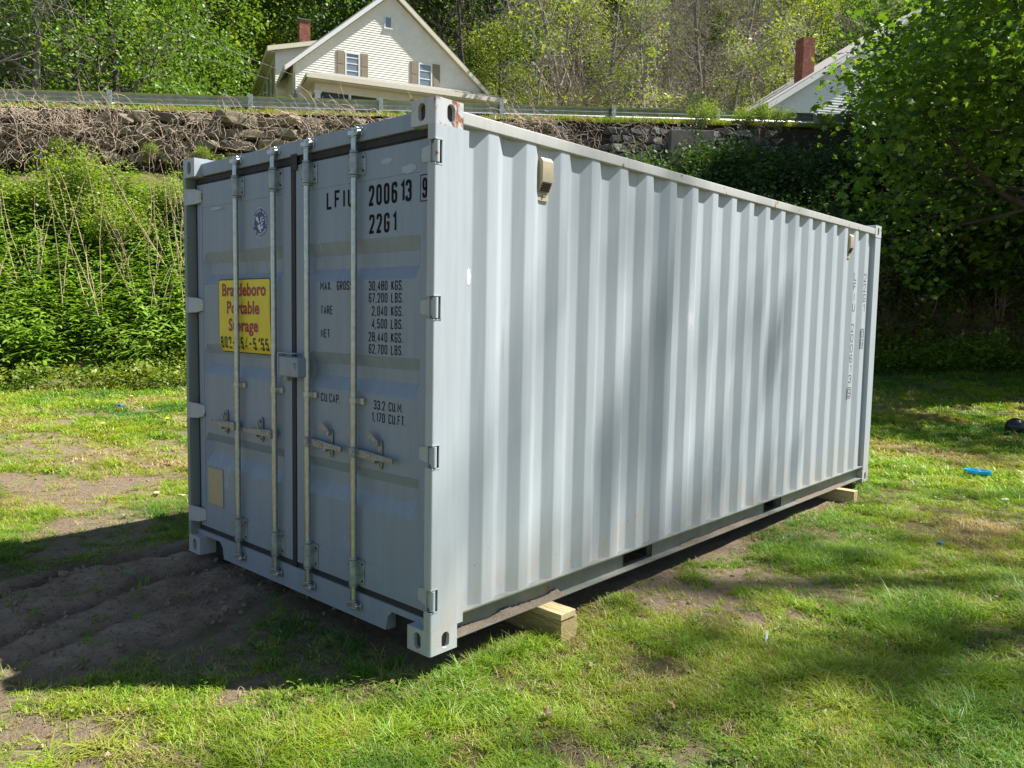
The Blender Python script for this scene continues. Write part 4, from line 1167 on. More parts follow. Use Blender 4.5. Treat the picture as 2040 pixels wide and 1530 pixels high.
def lay(s0, s1, wmean, hmean, rows, meshes, zoff=0.0, batter=.16):
    zt = zroad((s0+s1)/2)-.16+zoff; k = 0
    for row in range(rows):
        s = s0+r.random()*wmean*.5
        while s < s1:
            w = wmean*(.55+.95*r.random()); h = hmean*(.75+.5*r.random())
            zc = zroad(s)-.16+zoff-hmean*(row+.5)+r.normal()*.02; tc_ = 1.02+batter*(row+.5)*hmean+r.random()*.14
            x, y = xy(s+w/2, tc_)
            if not (13.2 < s < 14.2):
                o = bpy.data.objects.new('stone', meshes[r.integers(0, len(meshes))]); COL.objects.link(o); o.parent = wall
                R_ = EM @ Matrix.Rotation(r.normal()*.10, 3, 'Y') @ Matrix.Rotation(r.normal()*.12, 3, 'Z')
                mw_ = R_.to_4x4() @ Matrix.Diagonal((w*.52, .26, h*.53, 1)); mw_.translation = Vector((x, y, zc))
                o.matrix_parent_inverse = Matrix.Translation(-wall.location); o.matrix_basis = mw_
            s += w*.98
lay(-4.5, 12.6, .80, .36, 4, rocks)
lay(12.6, 20.5, .40, .27, 7, rocks_g, -.10)
mb = MB()
def backing(s0, s1, t0, t1, z0, z1):
    a, b, c, d = (xy(s0, t0), xy(s1, t0), xy(s1, t1), xy(s0, t1)); za, zb_ = zroad(s0), zroad(s1)
    mb.add([(*a, za+z0), (*b, zb_+z0), (*c, zb_+z0), (*d, za+z0), (*a, za+z1), (*b, zb_+z1), (*c, zb_+z1), (*d, za+z1)], [[0,3,2,1],[4,5,6,7],[0,1,5,4],[1,2,6,5],[2,3,7,6],[3,0,4,7]])
backing(-14, 48, .85, 1.12, -3.2, -.20)
mb.build('rubble_core', simple('dark_earth', (.045, .036, .028), .95, 0, .4, 4, .6), wall)
cw = thing('concrete_wall', 'grey stained concrete wall section half hidden by bushes right of the stone wall', 'concrete wall', rp(17.4, 1.4, 6))
mb = MB(); backing(16.5, 18.0, 1.50, 1.80, -2.6, -.45); mb.build('wall_panel', simple('old_concrete', (.10, .095, .09), .9, 0, .6, 1.9, .5), cw, bevel=.02)

# ------------------------------------------------------------------ cream clapboard house
HG = np.array([math.cos(1.141), math.sin(1.141), 0]); HN = np.array([math.sin(1.141), -math.cos(1.141), 0])
HO = CAM + .87*(np.array([-38.676, 23.333, 15.684])-CAM)
class Local:
    def __init__(s, o, g, n): s.o, s.g, s.n = np.array(o, float), g, n
    def __call__(s, a, b, z): return s.o+s.g*a+s.n*b+np.array([0, 0, z])
    def box(s, mb, a0, a1, b0, b1, z0, z1):
        P = [s(a, b, z) for z in (z0, z1) for a, b in ((a0, b0), (a1, b0), (a1, b1), (a0, b1))]
        mb.add(P, [[0,3,2,1],[4,5,6,7],[0,1,5,4],[1,2,6,5],[2,3,7,6],[3,0,4,7]])
    def slab(s, mb, pts, d): mb.prism([s(*p) for p in pts], (s.g*d[0]+s.n*d[1]+np.array([0, 0, d[2]])))
CREAM = simple('cream_clapboard', (.86, .83, .72), .6, 0, .05, 3); TRIM = simple('cream_trim', (.72, .66, .50), .55, 0, .05, 4); WHITE = simple('white_trim', (.78, .78, .76), .5, 0, .04, 4)
SHINGLE = simple('grey_shingles', (.22, .215, .20), .9, 0, .3, 10, .4); SHUT = simple('tan_shutter', (.28, .225, .15), .6, 0, .08, 6)
m_, nt_, p_ = new_mat('window_glass'); p_.inputs['Base Color'].default_value = (.20, .25, .28, 1); p_.inputs['Roughness'].default_value = .08; p_.inputs['Specular IOR Level'].default_value = .9; GLASS = m_
BRICKM, nt_, p_ = new_mat('red_brick')
tc_ = N(nt_, 'ShaderNodeTexCoord'); f_ = noise_fac(nt_, 9, 4); inf_ = N(nt_, 'ShaderNodeTexNoise'); inf_.inputs['Scale'].default_value = 5
nt_.links.new(tc_.outputs['Object'], inf_.inputs['Vector'])
nt_.links.new(ramp(nt_, inf_.outputs['Fac'], [(.3, (.20, .065, .045)), (.55, (.32, .11, .075)), (.75, (.42, .20, .14))]), p_.inputs['Base Color']); p_.inputs['Roughness'].default_value = .9
MORTAR = simple('mortar', (.40, .34, .30), .9, 0, .1, 10)

def siding(Lc, a0, a1, zfun_lo, top_fn, b, course, flipn=1, axis_='g'):
    """lapped boards between z limits; top_fn(z) gives the (a_lo, a_hi) extent at that height"""
    mb = MB(); z = zfun_lo
    while True:
        z1 = z+course
        e0, e1 = top_fn(z), top_fn(z1)
        if e0 is None: break
        if e1 is None: e1 = ((e0[0]+e0[1])/2, (e0[0]+e0[1])/2)
        if axis_ == 'g':
            P = [Lc(e0[0], b+.022*flipn, z), Lc(e0[1], b+.022*flipn, z), Lc(e1[1], b+.002*flipn, z1), Lc(e1[0], b+.002*flipn, z1), Lc(e0[0], b, z), Lc(e0[1], b, z)]
        else:
            P = [Lc(b+.022*flipn, e0[0], z), Lc(b+.022*flipn, e0[1], z), Lc(b+.002*flipn, e1[1], z1), Lc(b+.002*flipn, e1[0], z1), Lc(b, e0[0], z), Lc(b, e0[1], z)]
        mb.add(P, [[0, 1, 2, 3], [4, 5, 1, 0]])
        z = z1
    return mb

def window(Lc, parent, a0, z1, w, h, b, ax='g', frame=.07, rails=(.5,), fm=WHITE, acbox=False):
    def bx(mb, u0, u1, d0, d1, z0, z1_):
        if ax == 'g': Lc.box(mb, u0, u1, b+d0, b+d1, z0, z1_)
        else: Lc.box(mb, b-d1, b-d0, u0, u1, z0, z1_)
    mb = MB(); f = frame; z0 = z1-h
    bx(mb, a0, a0+f, .022, .06, z0, z1); bx(mb, a0+w-f, a0+w, .022, .06, z0, z1); bx(mb, a0+f, a0+w-f, .022, .06, z1-f, z1); bx(mb, a0-.03, a0+w+.03, .022, .085, z0-.05, z0)
    wd = mb.build('window', fm, parent)
    mb = MB()
    for q in rails: bx(mb, a0+f, a0+w-f, .024, .045, z0+h*q-.025, z0+h*q+.025)
    bx(mb, a0+f, a0+w-f, .024, .04, z0, z0+.045); mb.each('sash_bar', fm, wd)
    mb = MB(); bx(mb, a0+f, a0+w-f, .0235, .03, z0, z1-f); mb.build('pane', GLASS, wd)
    if acbox:
        mb = MB(); bx(mb, a0+f+.03, a0+w-f-.1, .045, .075, z0+.02, z0+.13); mb.build('window_fan', WHITE, wd)
    return wd
def shutter(Lc, parent, a0, z0, w, h, b):
    mb = MB(); Lc.box(mb, a0, a0+w, b+.022, b+.05, z0, z0+h)
    sh_ = mb.build('shutter', SHUT, parent)
    mb = MB()
    for q0, q1 in ((.05, .45), (.52, .94)): Lc.box(mb, a0+.05, a0+w-.05, b+.050, b+.058, z0+h*q0, z0+h*q1)
    mb.each('shutter_panel', SHUT, sh_, bevel=.008)
def chimney(Lc, parent, a, b, z0, z1, w, cap=True, cr=.075):
    mb = MB(); Lc.box(mb, a, a+w, b-w, b, z0, z1); ch = mb.build('chimney', MORTAR, parent)
    mb = MB(); z = z0; i = 0
    while z < z1-.01:
        off = (i % 2)*.11
        for k in range(int(w/.22)+2):
            p0, p1 = max(0, k*.22-off), min(w, k*.22-off+.205)
            if p1-p0 > .02:
                Lc.box(mb, a+p0, a+p1, b-.01, b+.012, z+.006, z+cr-.006); Lc.box(mb, a-.012, a+.01, b-p1, b-p0, z+.006, z+cr-.006); Lc.box(mb, a+w-.01, a+w+.012, b-p1, b-p0, z+.006, z+cr-.006)
        z += cr; i += 1
    o = mb.build('brickwork', BRICKM, ch); o['kind'] = 'stuff'
    if cap:
        mb = MB(); Lc.box(mb, a-.06, a+w+.06, b-w-.06, b+.06, z1, z1+.05); mb.build('chimney_cap', simple('mossy_cap', (.16, .20, .12), .9, 0, .3, 8), ch)
    return ch

Hs = Local(HO, HG, HN)
hs = thing('clapboard_house', 'cream clapboard house with steep gable, tan shutters and porch behind the guardrail', 'house', tuple(HO+np.array([0, 0, -5.5])))
W, PK = 10.80, 4.55; A0, A1 = .42, 10.38; zb0 = -5.9; slope = PK/(W/2)
def gable(z):
    if z < -.30: return (A0, A1)
    zz = z+.12
    lo = max(A0, zz/slope+.06); hi = min(A1, W-zz/slope-.06)
    return (lo, hi) if hi > lo+.05 else None
mb = siding(Hs, A0, A1, zb0, gable, 0, .118); o = mb.build('siding', CREAM, hs); o['kind'] = 'stuff'
mb = MB()
Hs.slab(mb, [(A0, -.02, zb0), (A1, -.02, zb0), (A1, -.02, slope*.3), (W/2, -.02, PK-.15), (A0, -.02, slope*.3)], (0, -8.5, 0)); mb.build('wall', CREAM, hs)
mb = siding(Hs, 0, 0, zb0, lambda z: (-9.5, 0) if z < -.1 else None, A0, .118, -1, 'n'); o = mb.build('siding', CREAM, hs); o['kind'] = 'stuff'
mb = MB(); Hs.box(mb, A0-.03, A0+.10, -.0, .035, zb0, .20); Hs.box(mb, A1-.10, A1+.03, 0, .035, zb0, .20); Hs.box(mb, A0-.035, A0-.0, -.10, 0, zb0, .2); mb.each('corner_board', TRIM, hs)
# roof: two slabs with deep rake overhang, soffit boards beneath
ov = .27
for sgn_ in (0, 1):
    def A(a): return a if sgn_ == 0 else W-a
    mb = MB(); Hs.slab(mb, [(A(-.05), ov, -.06), (A(W/2), ov, PK-.0), (A(W/2), ov, PK+.16), (A(-.05), ov, .10)], (0, -9.6, 0)); rf = mb.build('roof', SHINGLE, hs)
    mb = MB(); Hs.slab(mb, [(A(-.04), ov+.003, -.20), (A(W/2), ov+.003, PK-.17), (A(W/2), ov+.003, PK+.08), (A(-.04), ov+.003, .03)], (0, .035, 0)); mb.build('rake_board', WHITE if sgn_ == 0 else TRIM, hs)
    mb = MB(); Hs.slab(mb, [(A(0.0), ov, -.09), (A(W/2), ov, PK-.03), (A(W/2), ov, PK-.07), (A(0.0), ov, -.13)], (0, -ov-.3, 0)); mb.build('soffit', TRIM, hs)
    mb = MB(); Hs.box(mb, A(-.05)-.03, A(-.05)+.03, -9.2, ov+.03, -.20, .04); mb.build('eave_fascia', TRIM, hs)
for k_ in range(26):                                  # soffit panel joints as fine battens under the right-hand rake
    f = (k_+.5)/26; a = W/2+f*W/2; z = PK-.07-f*PK
    if k_ == 0: mb = MB()
    Hs.box(mb, a, a+.02, .03, ov, z-.012, z-.002)
o = mb.build('soffit_batten', WHITE, hs); o['kind'] = 'stuff'
window(Hs, hs, 2.98, 1.175, .755, 1.305, 0, rails=(.30, .58, .80), acbox=True); shutter(Hs, hs, 2.98-.44, -.15, .40, 1.36, 0); shutter(Hs, hs, 2.98+.79, -.15, .40, 1.36, 0)
window(Hs, hs, 6.87, 1.175, .755, 1.305, 0, rails=(.38, .70), acbox=True); shutter(Hs, hs, 6.87-.44, -.15, .40, 1.36, 0); shutter(Hs, hs, 6.87+.79, -.15, .40, 1.36, 0)
window(Hs, hs, 5.02, 3.27, .40, .59, 0, frame=.05, rails=())
# rear wing rising on the left
wg = -3.0
mb = siding(Hs, 0, 0, -.6, lambda z: (A0-.55, 3.2) if z < 1.72 else ((A0-.55)+(z-1.72)*3.0, 3.2) if z < 2.45 else None, wg, .118); o = mb.build('siding', CREAM, hs); o['kind'] = 'stuff'
mb = siding(Hs, 0, 0, zb0, lambda z: (-12.6, wg) if z < 1.55 else None, A0-.55, .118, -1, 'n'); o = mb.build('siding', CREAM, hs); o['kind'] = 'stuff'
mb = MB(); Hs.box(mb, A0-.53, 3.2, -12.6, wg-.02, zb0, 1.6); mb.build('wing_wall', CREAM, hs)
mb = MB(); Hs.slab(mb, [(-.50, wg+.30, 1.62), (3.3, wg+.30, 2.62), (3.3, wg+.30, 2.76), (-.50, wg+.30, 1.80)], (0, -10.3, 0)); mb.build('wing_roof', SHINGLE, hs)
mb = MB(); Hs.slab(mb, [(-.54, wg+.303, 1.52), (3.2, wg+.303, 2.50), (3.2, wg+.303, 2.70), (-.54, wg+.303, 1.76)], (0, .03, 0)); Hs.box(mb, -.56, -.50, -13.3, wg+.33, 1.50, 1.76); mb.build('wing_fascia', TRIM, hs)
mb = MB(); Hs.box(mb, -.50, A0-.56, -13.2, wg+.28, 1.53, 1.57); mb.build('wing_soffit', TRIM, hs)
for n0 in (-4.8, -6.6, -8.6, -10.6):
    window(Hs, hs, n0, 1.05, .85, 1.55, A0-.55, ax='n', frame=.06, rails=(.5,))
    mb = MB(); Hs.box(mb, A0-.62, A0-.57, n0+.90, n0+1.22, -.55, 1.08); mb.build('shutter', SHUT, hs)
chimney(Hs, hs, 1.42, -4.9, .5, 4.15, .58)
# porch
mb = MB(); px0, px1, pn, pz = .78, 11.10, 2.0, -.74
Hs.slab(mb, [(px0, pn, pz), (px0+1.5, 0.0, pz+.72), (px1-.3, 0.0, pz+.72), (px1, pn, pz)], (0, 0, .07))
Hs.slab(mb, [(px0, pn, pz), (px0+1.5, 0.0, pz+.72), (px0, -1.9, pz)], (0, 0, .07)); mb.build('porch_roof', SHINGLE, hs)
mb = MB(); Hs.box(mb, px0-.05, px1+.05, pn, pn+.06, pz-.16, pz+.05); Hs.box(mb, px0-.06, px0, -1.9, pn+.06, pz-.11, pz+.05); mb.build('porch_gutter', TRIM, hs)
mb = MB(); Hs.box(mb, px0+.0, px1, -.02, pn-.01, pz-.22, pz-.17); mb.build('porch_soffit', TRIM, hs)
mb = MB(); Hs.box(mb, px0+.42, px1-.5, pn-.52, pn-.42, pz-.62, pz-.23); Hs.box(mb, px0+.42, px0+.50, -.02, pn-.52, pz-.62, pz-.23); mb.build('porch_frieze', TRIM, hs)
mb = MB(); Hs.box(mb, px0+.55, px1-.6, pn-.60, pn-.56, pz-2.3, pz-.63); mb.build('porch_dark_panel', simple('dark_panel', (.035, .04, .045), .4), hs)  # near-black sheet behind the porch openings
for i, a in enumerate((px0+.42, 2.85, 4.25, 5.45, 7.2, 8.9, px1-.65)):
    mb = MB(); w_ = .26 if i in (0, 3, 6) else .11; Hs.box(mb, a, a+w_, pn-.55, pn-.36, pz-3.4, pz-.62)
    if i in (0, 3, 6): Hs.box(mb, a-.05, a+w_+.05, pn-.58, pn-.33, pz-.74, pz-.622)
    mb.build('porch_post', WHITE, hs)
mb = MB(); Hs.box(mb, px0+.45, px1-.6, pn-.56, pn-.45, zb0, pz-2.35); mb.build('porch_base', CREAM, hs)
mb = MB(); mb.tube(Hs(A0+.05, .06, -5), Hs(A0+.05, .06, -.2), .03, n=8); Hs.box(mb, A0-.03, A0+.13, .04, .12, -1.6, -1.25); mb.build('electric_meter', simple('meter_grey', (.25, .26, .27), .5), hs)

# service wires running down to the house
WIREM = simple('grey_wire', (.10, .10, .10), .5, 0, .1, 3)
def wire(p, q, sag, name, label, rad=.013):
    p, q = np.array(p, float), np.array(q, float); S = []
    for i in range(14):
        def at(f): return p+(q-p)*f-np.array([0, 0, 4*sag*f*(1-f)])
        S.append((*at(i/14), *at((i+1)/14), rad, rad))
    V, F = tubes_np(S, 5); o = link_mesh(name, mesh_np(name, V, F, True), WIREM); return tag(o, label, 'wire', 'service wires to the house')
hook = Hs(A0-.02, .08, -.35)
wire(rp(-22, -.6, 19.8), hook, .8, 'overhead_wire', 'thin grey wire crossing the trees from upper left down to the cream house')
wire(rp(-8, -9, 21.5), Hs(-.5, wg-.5, .4), .7, 'overhead_wire', 'thin wire coming down steeply past the chimney side of the cream house')
wire(rp(-22, -.3, 16.6), Hs(-.45, wg, .15), .5, 'overhead_wire', 'lowest thin wire sloping gently behind the leafy trees to the cream house wing')

# ------------------------------------------------------------------ white house behind the maple
G2 = np.array([EV[0], EV[1], 0]); N2 = np.array([NV[0], NV[1], 0])
H2 = Local((-16.47, 38.34, 13.04), G2, N2)
wh = thing('white_house', 'white clapboard house with grey roof and tall brick chimney half hidden by the maple', 'house', (-16.47, 38.34, 8.8))
WALLW = simple('white_clapboard', (.72, .73, .74), .6, 0, .04, 3); ROOF2 = simple('pale_grey_shingles', (.36, .34, .33), .9, 0, .22, 8, .3)
W2, PK2 = 18.0, 5.7; sl2 = PK2/(W2/2)
def gab2(z):
    if z < -.2: return (.35, W2-.35)
    lo = max(.35, (z+.15)/sl2); hi = min(W2-.35, W2-(z+.15)/sl2)
    return (lo, hi) if hi > lo+.05 else None
o = siding(H2, 0, 0, -5.2, gab2, 0, .14).build('siding', WALLW, wh); o['kind'] = 'stuff'
mb = MB(); H2.slab(mb, [(.37, -.02, -5.2), (W2-.37, -.02, -5.2), (W2-.37, -.02, .1), (W2/2, -.02, PK2-.2), (.37, -.02, .1)], (0, -4.5, 0)); mb.build('wall', WALLW, wh)
for s_ in (0, 1):
    def A(a): return a if s_ == 0 else W2-a
    mb = MB(); H2.slab(mb, [(A(-.1), .30, -.08), (A(W2/2), .30, PK2), (A(W2/2), .30, PK2+.16), (A(-.1), .30, .08)], (0, -5.0, 0)); mb.build('roof', ROOF2, wh)
    mb = MB(); H2.slab(mb, [(A(-.1), .303, -.30), (A(W2/2), .303, PK2-.22), (A(W2/2), .303, PK2+.08), (A(-.1), .303, 0)], (0, .04, 0)); mb.build('rake_board', WHITE, wh)
DKSH = simple('dark_shutter', (.03, .04, .045), .6)
for a, z in ((3.0, -.3), (6.3, 1.7), (10.4, 1.7), (6.3, -1.6), (9.6, -1.6), (13.4, -1.3)):
    window(H2, wh, a, z, .9, 1.5, 0)
    for da in (-.40, .95):
        mb = MB(); H2.box(mb, a+da, a+da+.34, .022, .05, z-1.5, z); mb.build('shutter', DKSH, wh)
chimney(H2, wh, 2.65, -.9, .8, 4.05, .72, cap=False)
mb = MB()
for k in range(18): H2.box(mb, 8+k*.22, 8.03+k*.22, 2.4, 2.44, -3.3, -2.45)
H2.box(mb, 7.9, 12.1, 2.38, 2.46, -2.45, -2.40); mb.each('porch_baluster', SHUT, wh)
mb = MB(); H2.box(mb, 7.8, 12.4, 0, 2.6, .25, .45); mb.build('porch_roof', ROOF2, wh)
for a in (7.9, 10.1, 12.2):
    mb = MB(); H2.box(mb, a, a+.16, 2.35, 2.5, -5.2, .25); mb.build('porch_post', WHITE, wh)

# small white gabled shed top seen under the rail
sx0, sy0 = xy(11.2, -9.5); SH = Local((float(sx0), float(sy0), float(zroad(12))-.35), G2, N2)
shd = thing('garden_shed', 'tiny white gabled shed roof seen beneath the guardrail right of the cream house', 'shed', (float(sx0), float(sy0), 7.4))
mb = MB(); SH.slab(mb, [(.1, 0, -1), (1.9, 0, -1), (1.9, 0, .35), (1.0, 0, 1.05), (.1, 0, .35)], (0, -2, 0)); mb.build('wall', WALLW, shd)
mb = MB()
for q in ([(-.05, .12, .22), (1.0, .12, 1.06), (1.0, .12, 1.14), (-.05, .12, .30)], [(2.05, .12, .22), (1.0, .12, 1.06), (1.0, .12, 1.14), (2.05, .12, .30)]): SH.slab(mb, q, (0, -2.2, 0))
mb.each('roof', WHITE, shd)

# white car parked on the far side of the road
cx_, cy_ = xy(18.9, -6.2); CZ = float(zroad(18.9))+.02
CR = Local((float(cx_), float(cy_), CZ), G2, N2)
car = thing('parked_car', 'white parked car mostly hidden behind the guardrail and bushes near the brick chimney', 'car', (float(cx_), float(cy_), CZ))
CARW = simple('white_car_paint', (.70, .74, .78), .2, 0, .03, 3, spec=.7)
body = [(0, .35), (.05, .72), (.9, .88), (1.45, 1.42), (1.9, 1.50), (3.1, 1.47), (3.75, .98), (4.35, .86), (4.45, .35)]
mb = MB(); CR.slab(mb, [(a, .85, z) for a, z in [(0, .3)]+body[1:3]+[(3.75, .96), (4.35, .86), (4.45, .3)]], (0, -1.7, 0)); b = mb.build('body', CARW, car, bevel=.06, seg=3)
mb = MB(); CR.slab(mb, [(a, .72, z) for a, z in [(.92, .86), (1.47, 1.40), (1.9, 1.49), (3.1, 1.46), (3.74, .96)]], (0, -1.44, 0)); mb.build('cabin', CARW, car, bevel=.05, seg=3)
for a0_, a1_ in ((1.25, 2.15), (2.25, 3.25)):
    mb = MB(); CR.slab(mb, [(a0_+.08, .725, .95), (a1_, .725, .95), (a1_-.12, .725, 1.36), (a0_+.32, .725, 1.36)], (0, .006, 0)); mb.build('side_window', GLASS, car)
for a in (.85, 3.6):
    for b_ in (.78, -.78):
        mb = MB(); mb.tube(CR(a, b_-.1, .32), CR(a, b_+.1, .32), .32, n=20); w_ = mb.build('wheel', RUBBER, car, bevel=.02)
        mb = MB(); mb.tube(CR(a, b_+.10, .32), CR(a, b_+.115, .32), .19, n=16); mb.build('rim', GALV, w_)

# ------------------------------------------------------------------ small things on the grass
def gz(x, y): return float(zground(np.array(x), np.array(y)))
BLUE = simple('bright_blue_plastic', (.0, .42, .80), .25, 0, .05, 9, spec=.6)
x, y = .72, 7.40; z = gz(x, y)+.055
lid = thing('plastic_dish', 'bright blue plastic dish lying in the sunny grass right of the container', 'dish', (x, y, z))
mb = MB(); n = 28; rx, ry = .125, .095
rim = [(x+rx*math.cos(2*math.pi*i/n)*(1+.08*math.cos(4*math.pi*i/n)), y+ry*math.sin(2*math.pi*i/n)) for i in range(n)]
for (k0, z0), (k1, z1) in (((1, 0), (1.02, .035)), ((1.02, .035), (.93, .036)), ((.93, .036), (.88, .008)), ((.88, .008), (0.02, .008)), ((1, 0), (.02, 0))):
    P = [(x+(a-x)*k0, y+(b-y)*k0, z+z0) for a, b in rim]+[(x+(a-x)*k1, y+(b-y)*k1, z+z1) for a, b in rim]
    mb.add(P, [[i, (i+1) % n, n+(i+1) % n, n+i] for i in range(n)])
mb.build('dish_shell', BLUE, lid, smooth=True)
def upright(name, label, cat, x, y, prof, mat, n=24, group=None, tilt=None):
    z = gz(x, y); mb = MB()
    for (r0, z0), (r1, z1) in zip(prof[:-1], prof[1:]):
        P = [(x+r0*math.cos(2*math.pi*i/n), y+r0*math.sin(2*math.pi*i/n), z+z0) for i in range(n)]+[(x+r1*math.cos(2*math.pi*i/n), y+r1*math.sin(2*math.pi*i/n), z+z1) for i in range(n)]
        mb.add(P, [[i, (i+1) % n, n+(i+1) % n, n+i] for i in range(n)])
    o = mb.build(name, mat, None, smooth=True); o.data.polygons.foreach_set('use_smooth', np.ones(len(o.data.polygons), bool)); return tag(o, label, cat, group)
BLK = simple('black_rubber_ball', (.010, .012, .018), .28, 0, .1, 4, spec=.5)
upright('black_ball', 'glossy black dome-like ball resting in the shaded grass at the right edge', 'ball', .24, 12.15, [(.0001, .235)]+[(.150*math.sin(t), .085+.150*math.cos(t)) for t in np.linspace(.15, 2.2, 12)], BLK)
upright('bottle_cap', 'small dark blue bottle cap lying in the grass below the blue dish', 'cap', 1.15, 4.20, [(.0001, .048), (.020, .048), (.023, .042), (.024, .015)], simple('dark_blue_cap', (.03, .11, .26), .4))
def scrap(name, label, cat, x, y, l, w, h, rot, mat, lift=.03, tilt=.1):
    z = gz(x, y)+lift; mb = MB(); X_ = (math.cos(rot), math.sin(rot), tilt); Y_ = (-math.sin(rot), math.cos(rot), 0); Z_ = np.cross(X_, Y_)
    mb.obox((x, y, z), X_, Y_, Z_, l/2, w/2, h/2); return tag(mb.build(name, mat, None, bevel=min(h, w)*.3), label, cat)
OFFW = simple('off_white_plastic', (.62, .62, .60), .5)
scrap('wood_offcut', 'pale short wood offcut lying on the sunny grass just left of the container', 'wood scrap', -4.44, .66, .13, .045, .02, -.5, WOOD2, .03)
scrap('wood_offcut', 'tiny pale wood chip beside the wood offcut left of the container', 'wood scrap', -4.20, .78, .06, .04, .015, .3, WOOD2, .03)
scrap('blue_rag', 'crumpled blue plastic scrap at the foot of the weedy bank', 'plastic scrap', -10.55, 2.75, .15, .09, .06, .3, simple('faded_blue_plastic', (.07, .14, .24), .6, 0, .4, 20), .05)
scrap('plastic_strip', 'grey-white plastic strip standing out of the grass in the tree shade', 'plastic scrap', .96, 1.56, .075, .012, .004, 1.9, OFFW, .045, 1.1)
scrap('paper_scrap', 'small white scrap in the grass near the right edge, beyond the cap', 'paper scrap', 1.21, 6.15, .07, .04, .02, .8, OFFW, .04)
scrap('paper_scrap', 'white litter fragment on the bare ground at the far left', 'paper scrap', -8.7, .15, .12, .05, .02, .2, OFFW, .03)
scrap('fallen_stick', 'thin pale fallen stick lying on the shaded grass right of the container', 'stick', -.2, 13.6, .62, .012, .012, .5, simple('dead_stick', (.34, .28, .2), .9), .10, .06)
rk = tag(link_mesh('small_stone', rocks_g[3].copy(), None), 'small dark stone half sunk in the sunny grass at lower right', 'stone'); rk.location = (1.78, 1.78, gz(1.78, 1.78)+.02); rk.scale = (.045, .03, .025)
rk = tag(link_mesh('small_stone', rocks[5].copy(), None), 'pale stone in the sunlit grass near the lower right corner', 'stone'); rk.location = (2.15, 1.62, gz(2.15, 1.62)+.025); rk.scale = (.022, .018, .014)
# dandelions
DY = simple('dandelion_yellow', (.75, .52, .02), .7); DS = simple('dandelion_stem', (.12, .2, .04), .7)
for x, y, lb_ in ((-8.50, 1.72, 'yellow dandelion beside the bare patch, left of the other dandelion'), (-8.30, 2.50, 'yellow dandelion nearer the container than its twin'), (-11.2, 3.2, 'yellow dandelion close to the foot of the weedy bank')):
    z = gz(x, y); dn = thing('dandelion', lb_, 'flower', (x, y, z), 'dandelions in the left field')
    mb = MB(); mb.tube((x, y, z), (x, y, z+.10), .004, n=6); mb.build('stem', DS, dn)
    mb = MB(); mb.tube((x, y, z+.10), (x, y, z+.112), .022, .034, n=12); mb.tube((x, y, z+.112), (x, y, z+.126), .034, .012, n=12); mb.build('flower_head', DY, dn)

# dead leaves, each its own
DEADL = leaf_mat('dead_leaf', [(0, (.10, .055, .03)), (.5, (.22, .12, .06)), (1, (.40, .27, .16))], .15, .5, gloss=.03)
def dead_leaf(seed):
    r = np.random.default_rng(seed); T, F = T_MAPLE; V = T.copy(); V[:, 1] -= .45
    V[:, 2] += .35*np.abs(V[:, 0])**1.2+.2*(V[:, 1])**2+r.normal(size=len(V))*.06
    return mesh_np('dead_leaf', V, np.array(F), False, {'tint': np.full(len(V), r.random())})
dls = [dead_leaf(i) for i in range(7)]
for m_ in dls: m_.materials.append(DEADL)
r = np.random.default_rng(77)
spots = [(1.52, 1.41, .055), (1.48, 1.30, .035), (1.66, 1.30, .04), (1.01, 2.18, .05), (1.42, .98, .035), (.98, .55, .045), (1.32, .42, .035), (.62, .12, .05), (.55, -.05, .035), (1.78, .55, .03), (.08, -1.05, .035), (.35, -1.2, .03), (-.10, -.85, .03), (2.0, 3.2, .04), (1.75, 3.05, .04), (.9, 1.95, .03), (1.2, 2.8, .035)]
for i in range(110):
    d = 2.6+8*r.random()**1.3; u = (r.random()*2-1)*.62*d
    x = CAM[0]+.7397*u-.6729*d; y = CAM[1]+.6729*u+.7397*d
    if -2.5 < x < .05 and y > -.1: continue
    spots.append((x, y, .014+.022*r.random()))
for i, (x, y, s_) in enumerate(spots):
    o = bpy.data.objects.new('dead_leaf', dls[i % 7]); COL.objects.link(o)
    o.location = (x, y, gz(x, y)+.028+(.02 if s_ > .03 else 0)); o.scale = (s_, s_, s_*(.8+.6*r.random())); o.rotation_euler = (r.normal()*.5, r.normal()*.5, r.random()*6.28)
    tag(o, 'curled brown dead leaf lying on the grass of the yard', 'dead leaf', 'dead leaves scattered over the yard')
# loose clods in the churned mud and on the bare soil
clod = []
for i in range(4):
    me = rock_mesh(900+i); me.materials.append(simple('mud_clod', (.24, .17, .12), .95, 0, .35, 60, .6)) if i == 0 else me.materials.append(clod[0].materials[0]); clod.append(me)
r = np.random.default_rng(66); n = 13000; x = -6.5+9*r.random(n); y = -3.2+7.0*r.random(n)
w_ = np.maximum(mud_mask(x, y), .22*bare_mask(x, y)); keep = (r.random(n) < w_*(.25+.9*sstep(.45, .65, fbm(x*3, y*3, 67)))) & ~((x > -2.4) & (x < 0) & (y > 1.4)); x, y = x[keep], y[keep]; k = len(x)
sz = .004+.011*r.random(k)**3+.012*(r.random(k) < .03)
sz = np.where(mud_mask(x, y) > .5, sz*1.1, sz)
o = gn_scatter('soil_clods', np.stack([x, y, zground(x, y)+sz*.25], 1), r.random((k, 3))*6.28, sz[:, None]*np.array([[1.2, .9, .8]]), r.integers(0, 4, k), r.random(k), clod)
tag(o, 'crumbled clods of soil strewn over the wheel ruts and bare patches', 'soil', kind='stuff')
